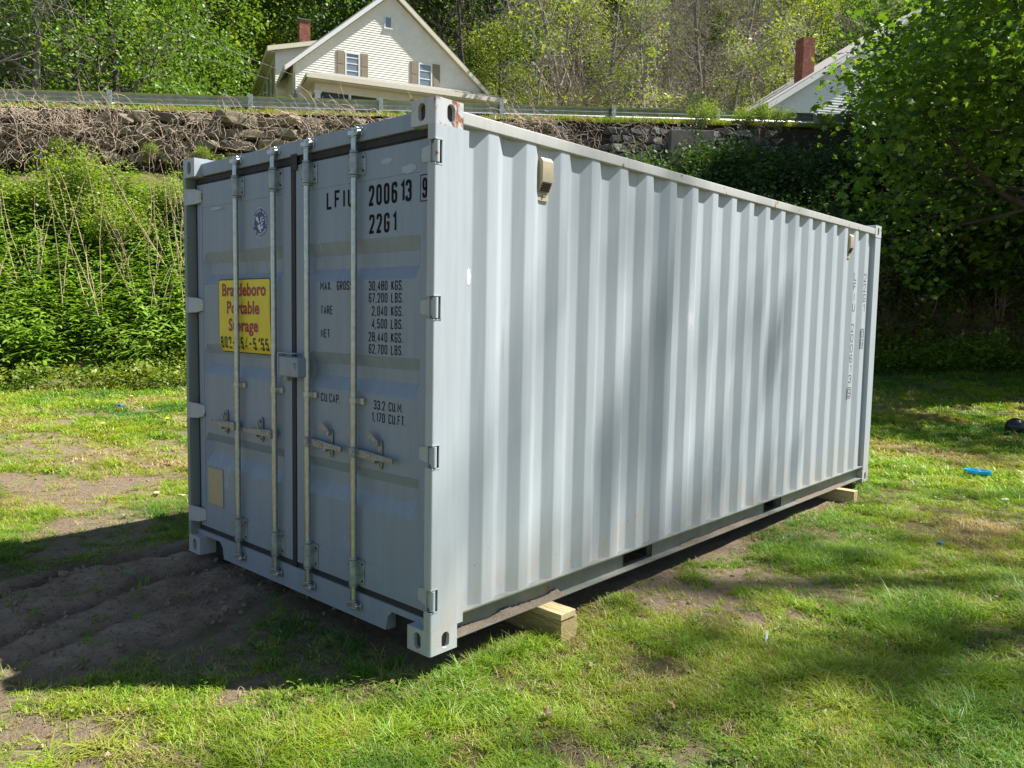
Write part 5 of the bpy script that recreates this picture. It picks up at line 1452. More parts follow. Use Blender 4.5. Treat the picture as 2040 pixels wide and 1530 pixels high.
# ------------------------------------------------------------------ vegetation
BARK = simple('grey_bark', (.20, .175, .15), .9, 0, .35, 6, .5, (1, 1, .3)); BARKD = simple('dark_bark', (.055, .045, .038), .9, 0, .35, 6, .5, (1, 1, .3))
TWIG = simple('brown_twigs', (.29, .235, .19), .9, 0, .4, 2); TWIGR = simple('pale_vine_stems', (.44, .35, .27), .85, 0, .4, 3)
LEAF_MID = leaf_mat('maple_green', [(0, (.06, .14, .02)), (.5, (.125, .24, .03)), (.85, (.21, .32, .04)), (1, (.32, .37, .07))], .48)
LEAF_YEL = leaf_mat('spring_yellow_green', [(0, (.12, .19, .025)), (.5, (.22, .30, .035)), (1, (.38, .40, .07))], .48)
LEAF_OLV = leaf_mat('olive_gold', [(0, (.13, .15, .035)), (.5, (.22, .23, .05)), (1, (.32, .31, .09))], .45)
LEAF_DRK = leaf_mat('deep_green', [(0, (.018, .05, .012)), (.6, (.04, .10, .02)), (1, (.09, .15, .03))], .35)
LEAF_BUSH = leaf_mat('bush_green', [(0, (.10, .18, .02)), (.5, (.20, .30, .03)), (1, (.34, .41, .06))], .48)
LEAF_SHADE = leaf_mat('shaded_bush_green', [(0, (.025, .06, .018)), (.6, (.055, .12, .03)), (1, (.12, .18, .04))], .4)  # bush green darkened to carry the tree shade over the right bank

def tree_parts(seed, H, r0, limbs, limb_len, depth, kids, spread, nleaf, lsize, tpl=T_QUAD, sigma=.45, first=.25, up=.12, lean=(0, 0), extra_twigs=0, tpart=4, shrink=.62, updir=.45, aim=None):
    r = np.random.default_rng(seed); segs = []; tips = []
    n = 9; P = [np.zeros(3)]; d = np.array([lean[0], lean[1], 1.0])
    for i in range(n):
        d = d+r.normal(size=3)*np.array([.07, .07, .02]); d /= np.linalg.norm(d); P.append(P[-1]+d*H/n)
    R0 = np.linspace(1, .18, n+1)**.8*r0; R0[0] *= 1.35
    for i in range(n): segs.append((*P[i], *P[i+1], R0[i], R0[i+1]))
    for k in range(limbs):
        f = first+(1-first)*(k+.5*r.random())/limbs; i = min(int(f*n), n-1); q = P[i]+(P[i+1]-P[i])*(f*n-i)
        a = k*2.4+r.random()*.7; dirv = np.array([math.cos(a), math.sin(a), updir*(.4+1.2*f)])
        if aim is not None and r.random() < .55: dirv = dirv*.45+np.array(aim)*(.6+.5*r.random())+np.array([0, 0, .2*f])
        grow(r, q, dirv, limb_len*(1.1-.55*f)*(.8+.4*r.random()), R0[i]*.5, depth, segs, tips, kids, spread, up, .15, .3, 5, shrink)
    tips.append(P[-1]); tips = np.array(tips)
    S = np.array(segs)
    if extra_twigs:
        c = tips[r.integers(0, len(tips), extra_twigs)]+r.normal(size=(extra_twigs, 3))*.35
        dd = r.normal(size=(extra_twigs, 3)); dd[:, 2] += .3; dd /= np.linalg.norm(dd, axis=1)[:, None]
        l = .35+.7*r.random(extra_twigs); S = np.vstack([S, np.hstack([c, c+dd*l[:, None], np.full((extra_twigs, 1), .011), np.full((extra_twigs, 1), .005)])])
    V, F = tubes_np(S[S[:, 6] > .045], 7) if (S[:, 6] > .045).any() else (np.zeros((0, 3)), np.zeros((0, 4), int))
    V2, F2 = tubes_np(S[S[:, 6] <= .045], 3 if tpart < 5 else 4)
    wood = (V, F, V2, F2)
    leaf = None
    if nleaf:
        k = max(1, nleaf//len(tips)); base = np.repeat(tips, k, 0)
        clump = np.repeat(r.random(len(tips)), k)
        C = base+r.normal(size=base.shape)*sigma*np.array([1, 1, .7]); C[:, 2] = np.maximum(C[:, 2], .15)
        leaf = leaves_np(C, lsize, tpl, .6, seed+1, .5, np.clip(clump*.65+r.random(len(C))*.35, 0, 1))
    return wood, leaf
def wood_mesh(name, wood, mat):
    V, F, V2, F2 = wood; Fa = np.vstack([F, F2+len(V)]) if len(F) else F2; me = mesh_np(name, np.vstack([V, V2]), Fa, True); me.materials.append(mat); return me
def leaf_mesh(name, leaf, mat):
    me = mesh_np(name, leaf[0], leaf[1], False, {'tint': leaf[2]}); me.materials.append(mat); return me
def place(kind, label, cat, loc, rotz, sc, wm, lm, wmat=None, lmat=None, group=None, trunk_name='trunk', crown_name='crown'):
    root = thing(kind, label, cat, loc, group); root.rotation_euler = (0, 0, rotz); root.scale = sc if hasattr(sc, '__len__') else (sc,)*3
    for nm, me, mt in ((trunk_name, wm, wmat), (crown_name, lm, lmat)):
        if me is None: continue
        o = bpy.data.objects.new(nm, me); COL.objects.link(o); o.parent = root
        if mt is not None: o.material_slots[0].link = 'OBJECT'; o.material_slots[0].material = mt
    return root
def hz_at(s, t): return float(zupper(np.array(float(s)), np.array(float(t))))

# ---- forest prototypes
leafy = []
for i in range(4):
    w, l = tree_parts(100+i, 12+i, .20, 13, 4.0, 2, 4, .8, 9500, .24, sigma=.62, first=.12, up=.15)
    leafy.append((wood_mesh('trunk', w, BARKD), leaf_mesh('crown', l, LEAF_MID)))
fine = []
for i in range(2):
    w, l = tree_parts(110+i, 12+i, .22, 14, 4.0, 2, 4, .8, 17000, .155, sigma=.60, first=.10, up=.15)
    fine.append((wood_mesh('trunk', w, BARKD), leaf_mesh('crown', l, LEAF_MID)))
sparse = []
for i in range(2):
    w, l = tree_parts(120+i, 13+i, .16, 11, 3.6, 2, 4, .7, 3600, .19, sigma=.5, first=.2, up=.2)
    sparse.append((wood_mesh('trunk', w, BARK), leaf_mesh('crown', l, LEAF_YEL)))
bare = []
for i in range(4):
    w, l = tree_parts(140+i, 13+i*.7, .17, 10, 4.2, 3, 3, .72, 260 if i % 2 else 700, .11, sigma=.4, first=.22, up=.22, extra_twigs=1500, shrink=.66)
    bare.append((wood_mesh('trunk', w, BARK), leaf_mesh('crown', l, LEAF_OLV)))
PALEB = simple('pale_sapling_bark', (.36, .33, .28), .85, 0, .3, 5)
saplings = []
for i in range(2):
    w, l = tree_parts(160+i, 9+i, .07, 7, 1.8, 2, 3, .6, 900, .14, sigma=.35, first=.3, up=.3, extra_twigs=250)
    saplings.append((wood_mesh('trunk', w, TWIG), leaf_mesh('crown', l, LEAF_YEL)))

r = np.random.default_rng(404)
def hill_place(s, t):
    a = 'at the front of the wood' if t > -33 else 'in the second row of the wood' if t > -39 else 'half way up the hill' if t > -55 else 'high up the hill'
    return a
def tree_at(s, t, protos, i, sc, lmat=None, wmat=None, label='', group='', kind='forest_tree'):
    x, y = xy(s, t); w, l = protos[i % len(protos)]
    return place(kind, label, 'tree', (float(x), float(y), hz_at(s, t)-.15), r.random()*6.28, (sc*(.9+.2*r.random()), sc*(.9+.2*r.random()), sc*(.9+.25*r.random())), w, l, wmat, lmat, group)
rows = [(-29, 5.0), (-35, 5.0), (-42, 5.5), (-50, 6), (-60, 6.5), (-72, 7), (-86, 8)]
for ri, (t0, sp) in enumerate(rows):
    s = -22-ri*4+r.random()*3
    while s < 66+ri*6:
        t = t0+r.normal()*1.4; q = r.random()
        # relative position along the hill decides the look of the wood
        ds = s-5.4; dt = t-25.3; bear = (.968*ds+.249*dt)/(.249*ds-.968*dt)
        if 0 < s < 16.5 and t > -34.5: s += 2; continue
        if bear < -.02:
            lm = LEAF_MID if q < .5 else LEAF_YEL if q < .8 else LEAF_OLV if q < .9 else LEAF_DRK
            if ri < 5 or q < .7: tree_at(s, t, leafy, int(r.integers(4)), .95+.35*r.random(), lm, None, 'dense leafy green tree %s, %s' % (hill_place(s, t), 'left of the cream house' if s < 2 else 'behind the cream house'), 'leafy trees behind the cream house')
            else: tree_at(s, t, sparse, int(r.integers(2)), 1.2, LEAF_YEL, None, 'pale yellow-green thin-leaved tree high on the wooded hill at left', 'thin-leaved trees on the left hill')
        elif bear < .42:
            if ri < 2 and q > (.25 if ri else 0):
                tree_at(s, t, bare, int(r.integers(4)), .85+.3*r.random(), LEAF_OLV, BARK if q < .6 else TWIG, 'bare grey-brown branching tree %s, %s' % (hill_place(s, t), 'nearer the cream house' if s < 30 else 'nearer the white house'), 'bare trees between the houses')
                if q < .45: tree_at(s+2, t-2, saplings, int(r.integers(2)), 1.0, LEAF_YEL, None, 'slender pale sapling with sparse new leaves between the two houses', 'saplings between the houses')
            elif ri <= 2: tree_at(s, t, sparse if q < .6 else bare, int(r.integers(2)), 1.0, LEAF_YEL if q < .6 else LEAF_OLV, None, 'half-leafed tree among the bare ones on the hill between the houses', 'half-leafed trees between the houses')
            else: tree_at(s, t, leafy, int(r.integers(4)), .9+.4*r.random(), LEAF_MID if q < .55 else LEAF_YEL, None, 'leafy green tree behind bare branches %s, %s' % (hill_place(s, t), 'nearer the cream house' if s < 34 else 'nearer the white house'), 'leafy trees behind the bare ones')
        else:
            lm = LEAF_YEL if q < .5 else LEAF_OLV if q < .7 else LEAF_MID
            tree_at(s, t, sparse if (q < .4 and ri < 3) else leafy, int(r.integers(4)), .9+.35*r.random(), lm, None, 'yellow-green tree %s behind the white house' % hill_place(s, t), 'trees behind the white house')
        s += sp*(.7+.6*r.random())
# undergrowth on the hill: one mass
def herb(seed, n, h, lsize, tpl, spread, name='herb'):
    r_ = np.random.default_rng(seed); C = np.stack([r_.normal(size=n)*spread, r_.normal(size=n)*spread, h*r_.random(n)**.7], 1)
    V, F, T = leaves_np(C, lsize, tpl, .8, seed, .4); return mesh_np(name, V, F)
BRUSH_M = inst_leaf_mat('undergrowth_green', [(0, (.22, .19, .10)), (.18, (.16, .18, .05)), (.25, (.09, .17, .025)), (.7, (.18, .27, .04)), (1, (.32, .36, .07))], .4)
brush = [herb(300+i, 130, 2.0, .20, T_QUAD, .8) for i in range(4)]
def twiggy(seed, n, h, rad, spread, bend=.35):
    r_ = np.random.default_rng(seed); S = []
    for i in range(n):
        p = np.array([r_.normal()*spread*.35, r_.normal()*spread*.35, 0]); d = np.array([r_.normal()*.5, r_.normal()*.5, 1.0]); L = h*(.5+.7*r_.random())
        for k in range(5):
            d = d+r_.normal(size=3)*bend; d /= np.linalg.norm(d); q = p+d*L/5; S.append((*p, *q, rad*(1-.15*k), rad*(.85-.15*k))); p = q
    V, F = tubes_np(S, 3); return mesh_np('twigs', V, F)
BRUSH_T = inst_leaf_mat('brush_twigs', [(0, (.22, .16, .12)), (.5, (.34, .27, .21)), (1, (.46, .39, .32))], .0)
twiggies = [twiggy(320+i, 26, 2.4, .012, 1.2) for i in range(3)]
for m_ in brush: m_.materials.append(BRUSH_M)
for m_ in twiggies: m_.materials.append(BRUSH_T)
n = 3400; s = r.random(n)*100-28; t = -24.5-65*r.random(n)**1.6; keep = ~((s > 0) & (s < 17) & (t > -29)) & ~((s > 26) & (s < 44) & (t > -26)); s, t = s[keep], t[keep]; k = len(s); x, y = xy(s, t)
mid = sstep(13, 17, s)*(1-sstep(44, 50, s))
tw = r.random(k) < (.08+.36*mid)
z = zupper(s, t)-.1
def sub(m): return (np.stack([x, y, z], 1)[m], np.stack([r.normal(size=m.sum())*.15, r.normal(size=m.sum())*.15, r.random(m.sum())*6.28], 1))
P_, R_o = sub(~tw); o = gn_scatter('hill_undergrowth', P_, R_o, (.7+.9*r.random((len(P_), 1)))*np.ones((1, 3)), r.integers(0, 4, len(P_)), r.random(len(P_)), brush)
tag(o, 'green undergrowth covering the wooded hillside', 'undergrowth', kind='stuff')
P_, R_o = sub(tw); o = gn_scatter('brush_tangle', P_, R_o, (.8+1.2*r.random((len(P_), 1)))*np.ones((1, 3)), r.integers(0, 3, len(P_)), r.random(len(P_)), twiggies)
tag(o, 'tangle of brown leafless brush at the foot of the wood', 'brush', kind='stuff')

# trees near the road on the left and around the houses
L1 = 'large dense green maple filling the view left of the cream house'
for s_, t_, i, sc in ((-2.6, -14.5, 1, .92), (-5.4, -19, 2, 1.05), (-3.6, -23, 3, 1.1), (-1.6, -27.5, 0, 1.2)):
    tree_at(s_, t_, fine, i, sc, LEAF_MID, BARKD, L1 if i == 1 else 'dense green tree crowding behind the big maple left of the cream house', 'green trees left of the cream house' if i != 1 else None, 'maple_tree')
for s_, t_, i, sc, lb_ in ((-7.2, -11.5, 0, .95, 'old bare tree with thick dark forked trunk at the far left behind the guardrail'), (-6.2, -13.5, 2, .9, 'bare tree with pale trunks just right of the dark forked tree'), (-9.6, -16, 3, 1.0, 'leafless tree at the very left edge, deeper behind the forked tree')):
    tree_at(s_, t_, bare, i, sc, LEAF_YEL, BARK, lb_, None, 'bare_tree')
st_x, st_y = (float(v) for v in xy(-4.9, -9.5)); zs_ = hz_at(-4.9, -9.5)
stp = thing('tree_stump', 'broken grey forked tree stump behind the guardrail at the foot of the big maple', 'stump', (st_x, st_y, zs_))
mb = MB(); mb.tube((st_x, st_y, zs_-.3), (st_x+.1, st_y, zs_+1.35), .32, .20, n=11); mb.tube((st_x+.35, st_y+.1, zs_-.3), (st_x+.45, st_y+.1, zs_+1.05), .16, .10, n=9); mb.each('trunk', BARK, stp, smooth=True)
for s_, t_, i, sc, lb_ in ((16.8, -22, 1, .62, 'bright yellow-green young tree directly right of the cream house gable'), (17.6, -17.5, 3, .34, 'low bright yellow-green bush at the right corner of the cream house')):
    tree_at(s_, t_, fine, i, sc, LEAF_YEL, None, lb_, None, 'young_tree')
for s_, t_, i, sc, lb_ in ((13.6, -26, 1, 1.05, 'tall dark bare tree rising behind the right roof slope of the cream house'), (15.2, -24.5, 3, 1.0, 'bare tree with a leaning limb just right of the roof slope'), (19.5, -19, 0, .9, 'bare tree hung with vines right of the cream house'), (22.0, -20, 2, .95, 'vine-draped bare tree right of the first vine-hung one'),
                       (26.5, -21, 1, 1.0, 'bare tree mid-way between the two houses'), (31.0, -24, 3, 1.1, 'tall bare tree left of the brick chimney of the white house'), (33.5, -26, 2, 1.15, 'tall grey tree just left of the white house chimney')):
    tree_at(s_, t_, bare, i, sc, LEAF_OLV, BARKD if s_ < 17 else BARK, lb_, None, 'bare_tree')
for i in range(9):
    tree_at(18+i*2.0+r.normal()*.6, -15.5-r.random()*6, saplings, i, .75+.4*r.random(), LEAF_YEL, PALEB, 'slender pale sapling by the road, %s' % ('near the cream house' if i < 3 else 'midway between the houses' if i < 6 else 'near the white house'), 'saplings between the houses', 'sapling')
# hanging vines: curtains of thin stems round two of the bare trees
def vine_curtain(name, s0, t0, w, h, n, seed, label):
    r_ = np.random.default_rng(seed); S = []; x0, y0 = xy(s0, t0); z0 = hz_at(s0, t0)
    for i in range(n):
        a = r_.normal()*w; b = r_.normal()*w*.6; top = h*(.45+.6*r_.random()); p = np.array([x0+EV[0]*a*.45+NV[0]*b, y0+EV[1]*a*.45+NV[1]*b, z0+.1]); d = np.array([EV[0]*a*.08, EV[1]*a*.08, 1.0])
        for k in range(9):
            d = d+r_.normal(size=3)*np.array([.16, .16, .05]); d /= np.linalg.norm(d); q = p+d*top/9; S.append((*p, *q, .022, .018)); p = q
    V, F = tubes_np(S, 3); o = link_mesh(name, mesh_np(name, V, F), TWIGR); return tag(o, label, 'vines', kind='stuff')
vine_curtain('hanging_vines', 19.7, -18.5, 1.0, 7.5, 230, 1, 'curtain of pale brown vines hanging in the trees right of the cream house')
vine_curtain('hanging_vines', 27.0, -20.5, 2.4, 7.0, 260, 2, 'second loose curtain of brown vines midway between the houses')
# low brush immediately beyond the road between the houses
n = 420; s = 17.5+17*r.random(n); t = -10-11*r.random(n); x, y = xy(s, t); z = zupper(s, t); m1 = r.random(n) < .55
for nm, m_, src, lb_ in (('roadside_brush', m1, twiggies, 'brown leafless brush beyond the road between the houses'), ('roadside_bushes', ~m1, brush, 'low yellow-green bushes beyond the road between the houses')):
    kk = m_.sum(); o = gn_scatter(nm, np.stack([x, y, z], 1)[m_], np.stack([r.normal(size=kk)*.15, r.normal(size=kk)*.15, r.random(kk)*6.28], 1), (.5+.8*r.random((kk, 1)))*np.ones((1, 3)), r.integers(0, 3, kk), .3+.7*r.random(kk), src)
    tag(o, lb_, 'brush', kind='stuff')

# ---- left bank: knotweed, low herbs, bushes, dry canes, vines on the wall
def knot(seed):
    r_ = np.random.default_rng(seed); V = []; F = []; C = []; 
    n = 26; Ht = .85
    T, TF = T_LONG; TF = np.array(TF)
    for st__ in range(4):
        bx, by = r_.normal()*.10, r_.normal()*.10; lx, ly = r_.normal()*.16, r_.normal()*.16; hh = Ht*(.6+.5*r_.random())
        for i in range(10):
            f = .18+.82*i/9; a = i*2.4+r_.random()*.6; y_ = np.array([math.cos(a), math.sin(a), .55-.55*r_.random()-.2*(1-f)]); y_ /= np.linalg.norm(y_); nn = np.array([0, 0, 1.])-y_*y_[2]; nn /= np.linalg.norm(nn); x_ = np.cross(y_, nn)
            L = (.29-.07*f)*(.8+.4*r_.random()); o = np.array([bx+lx*f, by+ly*f, hh*f]); b = len(V)
            for p in T: V.append(o+L*(x_*p[0]+y_*p[1]+nn*p[2]))
            F += (TF+b).tolist()
    return mesh_np('knotweed_plant', np.array(V), np.array(F))
KNOT = inst_leaf_mat('knotweed_leaves', [(0, (.12, .23, .025)), (.5, (.22, .37, .035)), (.85, (.30, .45, .05)), (1, (.42, .52, .09))], .42, .05)
knots = [knot(500+i) for i in range(5)]
for m_ in knots: m_.materials.append(KNOT)
n = 3700; s = -13+24*r.random(n); t = 2.9+5.0*r.random(n); keep = r.random(n) < sstep(8.1, 7.2, t+2.6*(fbm(s*.9, t*.9, 3)-.5)); s, t = s[keep], t[keep]; x, y = xy(s, t); k = len(s); z = zground(x, y)
o = gn_scatter('knotweed', np.stack([x, y, z-.05], 1), np.stack([r.normal(size=k)*.15, r.normal(size=k)*.15, r.random(k)*6.28], 1), (.7+.5*r.random((k, 1)))*np.ones((1, 3)), r.integers(0, 5, k), np.clip(fbm(s*1.2, t*1.2, 8)*.9+r.normal(size=k)*.15, 0, 1), knots)
tag(o, 'dense stand of bright green long-leaved knotweed on the bank left of the container', 'weeds', kind='stuff')
herbs = [herb(520+i, 60, .38, .055, T_QUAD, .11) for i in range(4)]
HERBM = inst_leaf_mat('low_herb_leaves', [(0, (.08, .16, .02)), (.6, (.17, .25, .03)), (1, (.30, .34, .05))], .42)
for m_ in herbs: m_.materials.append(HERBM)
n = 1500; s = -13+24*r.random(n); t = 7.1+1.7*r.random(n)**1.3; keep = r.random(n) < sstep(.42, .6, fbm(s*.8, t*.8, 14)+.1); s, t = s[keep], t[keep]; x, y = xy(s, t); k = len(s); z = zground(x, y)
o = gn_scatter('low_herbs', np.stack([x, y, z], 1), np.stack([np.zeros(k), np.zeros(k), r.random(k)*6.28], 1), (.6+.8*r.random((k, 1)))*np.ones((1, 3)), r.integers(0, 4, k), .3+.7*r.random(k), herbs)
tag(o, 'low yellow-green herbs along the foot of the left bank', 'weeds', kind='stuff')

bushes = []
for i in range(4):
    r_ = np.random.default_rng(600+i); segs = []; tips = []
    for k_ in range(11):
        a = r_.random()*6.28; grow(r_, (r_.normal()*.12, r_.normal()*.12, 0), (math.cos(a)*.6, math.sin(a)*.6, 1.0), 1.15, .022, 2, segs, tips, 3, .75, .12, .18, .25, 4, .6)
    tips = np.array(tips); base = np.repeat(tips, 3400//len(tips)+1, 0); C = base+r_.normal(size=base.shape)*.15
    l = leaves_np(C, .062, T_QUAD, .7, 610+i, .3, np.clip(np.repeat(r_.random(len(tips)), 3400//len(tips)+1)*.6+r_.random(len(C))*.4, 0, 1))
    V, F = tubes_np(segs, 4); wm = mesh_np('stems', V, F, True); wm.materials.append(TWIG); bushes.append((wm, leaf_mesh('foliage', l, LEAF_BUSH)))
def bush_at(s, t, i, sc, lmat, label, group, dz=-.1, kind='shrub'):
    if 'right bank' in group:
        label = 'dark green shrub %s on the shaded bank, %s' % ('high' if t < 3 else 'midway' if t < 4.6 else 'low', 'below the grey stone wall' if s < 15.5 else 'below the concrete wall section' if s < 18.5 else 'above the far roof end of the container' if s < 23 else 'right of the container')
    elif 'left bank' in group:
        label = 'bright yellow-green shrub under the stone wall, %s' % ('at the very left' if s < -2 else 'above the dry canes' if s < 1.6 else 'next to the container corner' if s < 4 else 'hidden behind the container')
    x, y = xy(s, t); z = float(zground(x, y)) if t > 1.4 else hz_at(s, t)
    w, l = bushes[i % 4]; return place(kind, label, 'shrub', (float(x), float(y), z+dz), r.random()*6.28, (sc*(.85+.3*r.random()), sc*(.85+.3*r.random()), sc*(.9+.2*r.random())), w, l, None, lmat, group, 'stems', 'foliage')
LB = 'rounded bright yellow-green shrub above the knotweed and under the stone wall at left'
for i in range(34):
    s_ = -9.5+i*.56+r.normal()*.3; bush_at(s_, 3.75+r.normal()*.45, i, .82+.22*r.random(), LEAF_BUSH, LB, 'shrubs on the left bank')
# dark bushes on the shaded right bank
RB = 'dark green shrub on the shaded bank right of the container'
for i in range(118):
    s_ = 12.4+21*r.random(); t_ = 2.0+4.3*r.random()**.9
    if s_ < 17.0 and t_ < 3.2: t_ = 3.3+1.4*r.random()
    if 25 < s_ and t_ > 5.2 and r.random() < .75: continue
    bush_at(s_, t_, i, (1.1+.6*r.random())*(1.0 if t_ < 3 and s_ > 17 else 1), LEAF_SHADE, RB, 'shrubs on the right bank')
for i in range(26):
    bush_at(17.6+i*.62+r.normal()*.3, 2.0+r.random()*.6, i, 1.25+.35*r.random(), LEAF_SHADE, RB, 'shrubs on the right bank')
for i in range(13):
    bush_at(17.8+i*1.15+r.normal()*.3, 1.1+r.random()*.4, i, .34+.25*r.random(), LEAF_BUSH if i < 5 else LEAF_SHADE, 'shrub growing up through the guardrail above the right bank', 'shrubs at the guardrail')
for s_, t_, sc in ((13.0, 1.7, .5), (15.6, 1.6, .55), (11.2, 1.75, .3), (-.8, 1.5, .32), (2.6, 1.75, .25), (1.4, 1.7, .28)):
    bush_at(s_, t_, 1, sc, LEAF_BUSH, 'small green bush rooted in the face of the stone wall', 'bushes in the stone wall', dz=.35)
# saplings on the right bank
for i, (s_, t_, sc, lb_) in enumerate(((22.0, 5.8, .42, 'thin dark sapling stem in front of the right bank, just right of the container'), (27.5, 6.0, .5, 'second thin sapling further right on the shaded bank'), (24.2, 3.2, .6, 'leaning grey sapling high on the shaded bank'), (17.4, 2.2, .35, 'little leafless sapling before the stone wall right of the container roof'))):
    x, y = xy(s_, t_); w, l = saplings[i % 2]; place('sapling', lb_, 'tree', (float(x), float(y), float(zground(x, y))-.1), i*1.3, sc, w, l, BARKD, LEAF_SHADE)
# weeds, herbs and litter plants on the right bank foot
n = 2400; s = 13+24*r.random(n); t = 5.6+3.4*r.random(n); keep = r.random(n) < .25+.75*sstep(6.6, 7.8, t); s, t = s[keep], t[keep]; x, y = xy(s, t); k = len(s); z = zground(x, y)
o = gn_scatter('bank_weeds', np.stack([x, y, z], 1), np.stack([np.zeros(k), np.zeros(k), r.random(k)*6.28], 1), (.7+1.0*r.random((k, 1)))*np.ones((1, 3)), r.integers(0, 4, k), .0+.6*r.random(k), herbs)
tag(o, 'leafy green weeds along the foot of the right bank', 'weeds', kind='stuff')
n = 260; s = 12+22*r.random(n); t = 4.8+3.0*r.random(n); x, y = xy(s, t); z = zground(x, y)
o = gn_scatter('dead_brush', np.stack([x, y, z], 1), np.stack([np.zeros(n), np.zeros(n), r.random(n)*6.28], 1), (.2+.3*r.random((n, 1)))*np.ones((1, 3)), r.integers(0, 3, n), .2*r.random(n), twiggies)
tag(o, 'dead twigs and dry stems on the shaded right bank', 'brush', kind='stuff')
# white-flowered weed clump
FLW = simple('small_white_flowers', (.75, .77, .72), .6)
for i, (s_, t_) in enumerate(((22.6, 7.9), (23.3, 7.7), (21.9, 8.1), (22.9, 8.3))):
    x, y = xy(s_, t_); z = gz(x, y); pr_ = thing('flowering_weed', 'upright weed with small white flowers at the foot of the right bank', 'weed', (float(x), float(y), z), 'white-flowered weeds')
    r_ = np.random.default_rng(700+i); S = []; C = []; T_ = []
    for k_ in range(9):
        bx, by = r_.normal()*.14, r_.normal()*.14; hh = .55+.3*r_.random(); S.append((bx, by, 0, bx*1.4, by*1.4, hh, .005, .003)); T_.append((bx*1.4, by*1.4, hh))
        for j in range(16): f = r_.random(); C.append((bx*(1+.4*f)+r_.normal()*.05, by*(1+.4*f)+r_.normal()*.05, hh*f))
    V, F = tubes_np(S, 4); o = bpy.data.objects.new('stems', mesh_np('stems', V, F)); o.data.materials.append(LEAF_BUSH.copy() if 0 else DS); COL.objects.link(o); o.parent = pr_
    lf = leaves_np(np.array(C), .075, T_QUAD, .5, 3); o = bpy.data.objects.new('foliage', leaf_mesh('foliage', lf, LEAF_BUSH)); COL.objects.link(o); o.parent = pr_
    fl = leaves_np(np.repeat(np.array(T_), 7, 0)+r_.normal(size=(63, 3))*.022, .02, T_QUAD, 1.2, 4); o = bpy.data.objects.new('flowers', leaf_mesh('flowers', fl, FLW)); COL.objects.link(o); o.parent = pr_

# dry canes standing and leaning out of the knotweed
CANE = simple('dry_cane', (.42, .32, .21), .8, 0, .3, 5)
def cane_clump(seed, n, h, leanx):
    r_ = np.random.default_rng(seed); S = []
    for i in range(n):
        p = np.array([r_.normal()*.10, r_.normal()*.10, 0]); d = np.array([r_.normal()*.26+leanx*EV[0], r_.normal()*.26+leanx*EV[1], 1.0]); L = h*(.5+.75*r_.random()); rad = .0125
        for k_ in range(8):
            d = d+r_.normal(size=3)*.07+np.array([0, 0, .02]); d /= np.linalg.norm(d); q = p+d*L/8; S.append((*p, *q, rad*(1-.09*k_), rad*(.91-.09*k_)))
            S.append((*q, *(q+d*.02), rad*1.35, rad*1.1))
            if k_ > 4 and r_.random() < .6:
                e = d+r_.normal(size=3)*.5; e /= np.linalg.norm(e); S.append((*q, *(q+e*.3*r_.random()), .005, .003))
            p = q
    V, F = tubes_np(S, 5); return mesh_np('dry_canes', V, F, True)
canes = [cane_clump(800+i, n_, h_, lx) for i, (n_, h_, lx) in enumerate(((5, 3.2, -.22), (7, 2.9, -.30), (4, 2.6, -.1), (9, 3.0, -.34), (3, 3.4, .05)))]
r2 = np.random.default_rng(818)
for i, (s_, t_) in enumerate(((-1.9, 6.5), (-2.6, 7.2), (-.9, 6.9), (-.3, 6.0), (.5, 6.7), (1.3, 7.0), (1.9, 6.4), (2.3, 7.0), (2.7, 5.6), (2.9, 6.9), (3.3, 6.3), (-3.5, 6.6), (3.8, 7.1), (4.6, 6.7), (.9, 5.0), (-1.4, 5.3), (1.6, 5.2), (2.6, 4.6), (5.6, 6.8), (7, 6.6))):
    x, y = xy(s_, t_); o = bpy.data.objects.new('dry_canes', canes[i % 5]); COL.objects.link(o); o.location = (float(x), float(y), gz(x, y)-.05); o.rotation_euler = (0, 0, r2.normal()*.35); o.scale = (.9+.2*r2.random(),)*3
    o.data.materials.append(CANE) if not len(o.data.materials) else None
    tag(o, 'clump of tall dry tan canes standing in the green knotweed at left', 'dry canes', 'dry canes in the knotweed')
# vines over the wall
def vines(seed, n, s0, s1, rad, z_lo, z_hi, segn=9, step=.11, clumpy=0):
    r_ = np.random.default_rng(seed); S = []
    for i in range(n):
        s = s0+(s1-s0)*r_.random()
        if clumpy and vnoise(np.array(s*1.1), np.array(0.), seed) < clumpy*r_.random()*1.6: continue
        dz0 = z_hi-(z_hi-z_lo)*r_.random()**1.5; t = 1.05+max(0, (-dz0-.2))*.16+.14+.10*r_.random(); x, y = xy(s, t); p = np.array([x, y, float(zroad(s))+dz0])
        d = np.array([EV[0]*r_.normal()*.8+NV[0]*.15, EV[1]*r_.normal()*.8+NV[1]*.15, .5*r_.normal()-.2])
        for k_ in range(segn):
            d = d/np.linalg.norm(d)+r_.normal(size=3)*.33+np.array([0, 0, -.10]); d /= np.linalg.norm(d)
            q = p+d*step*(.7+.6*r_.random()); ds_, dt_ = st(q[0], q[1]); lim = 1.10+max(0, -(q[2]-float(zroad(ds_)))-.2)*.16+.12
            if dt_ < lim: q[:2] += NV*(lim-dt_)
            if dt_ > lim+.42: q[:2] -= NV*(dt_-lim-.42)
            S.append((*p, *q, rad*(1-.05*k_), rad*(.95-.05*k_))); p = q
    V, F = tubes_np(S, 3); return mesh_np('dead_vines', V, F, True)
o = link_mesh('dead_vines', vines(31, 4300, -9, 12.8, .0085, -1.35, -.12, clumpy=.55), TWIGR); tag(o, 'matted pale dead vines hanging over the big stones of the wall', 'vines', kind='stuff')
o = link_mesh('dead_vines', vines(32, 55, -9, 12.8, .019, -1.2, -.2, 12, .16), TWIG); tag(o, 'thicker brown vine stems twisting across the stone wall', 'vines', kind='stuff')
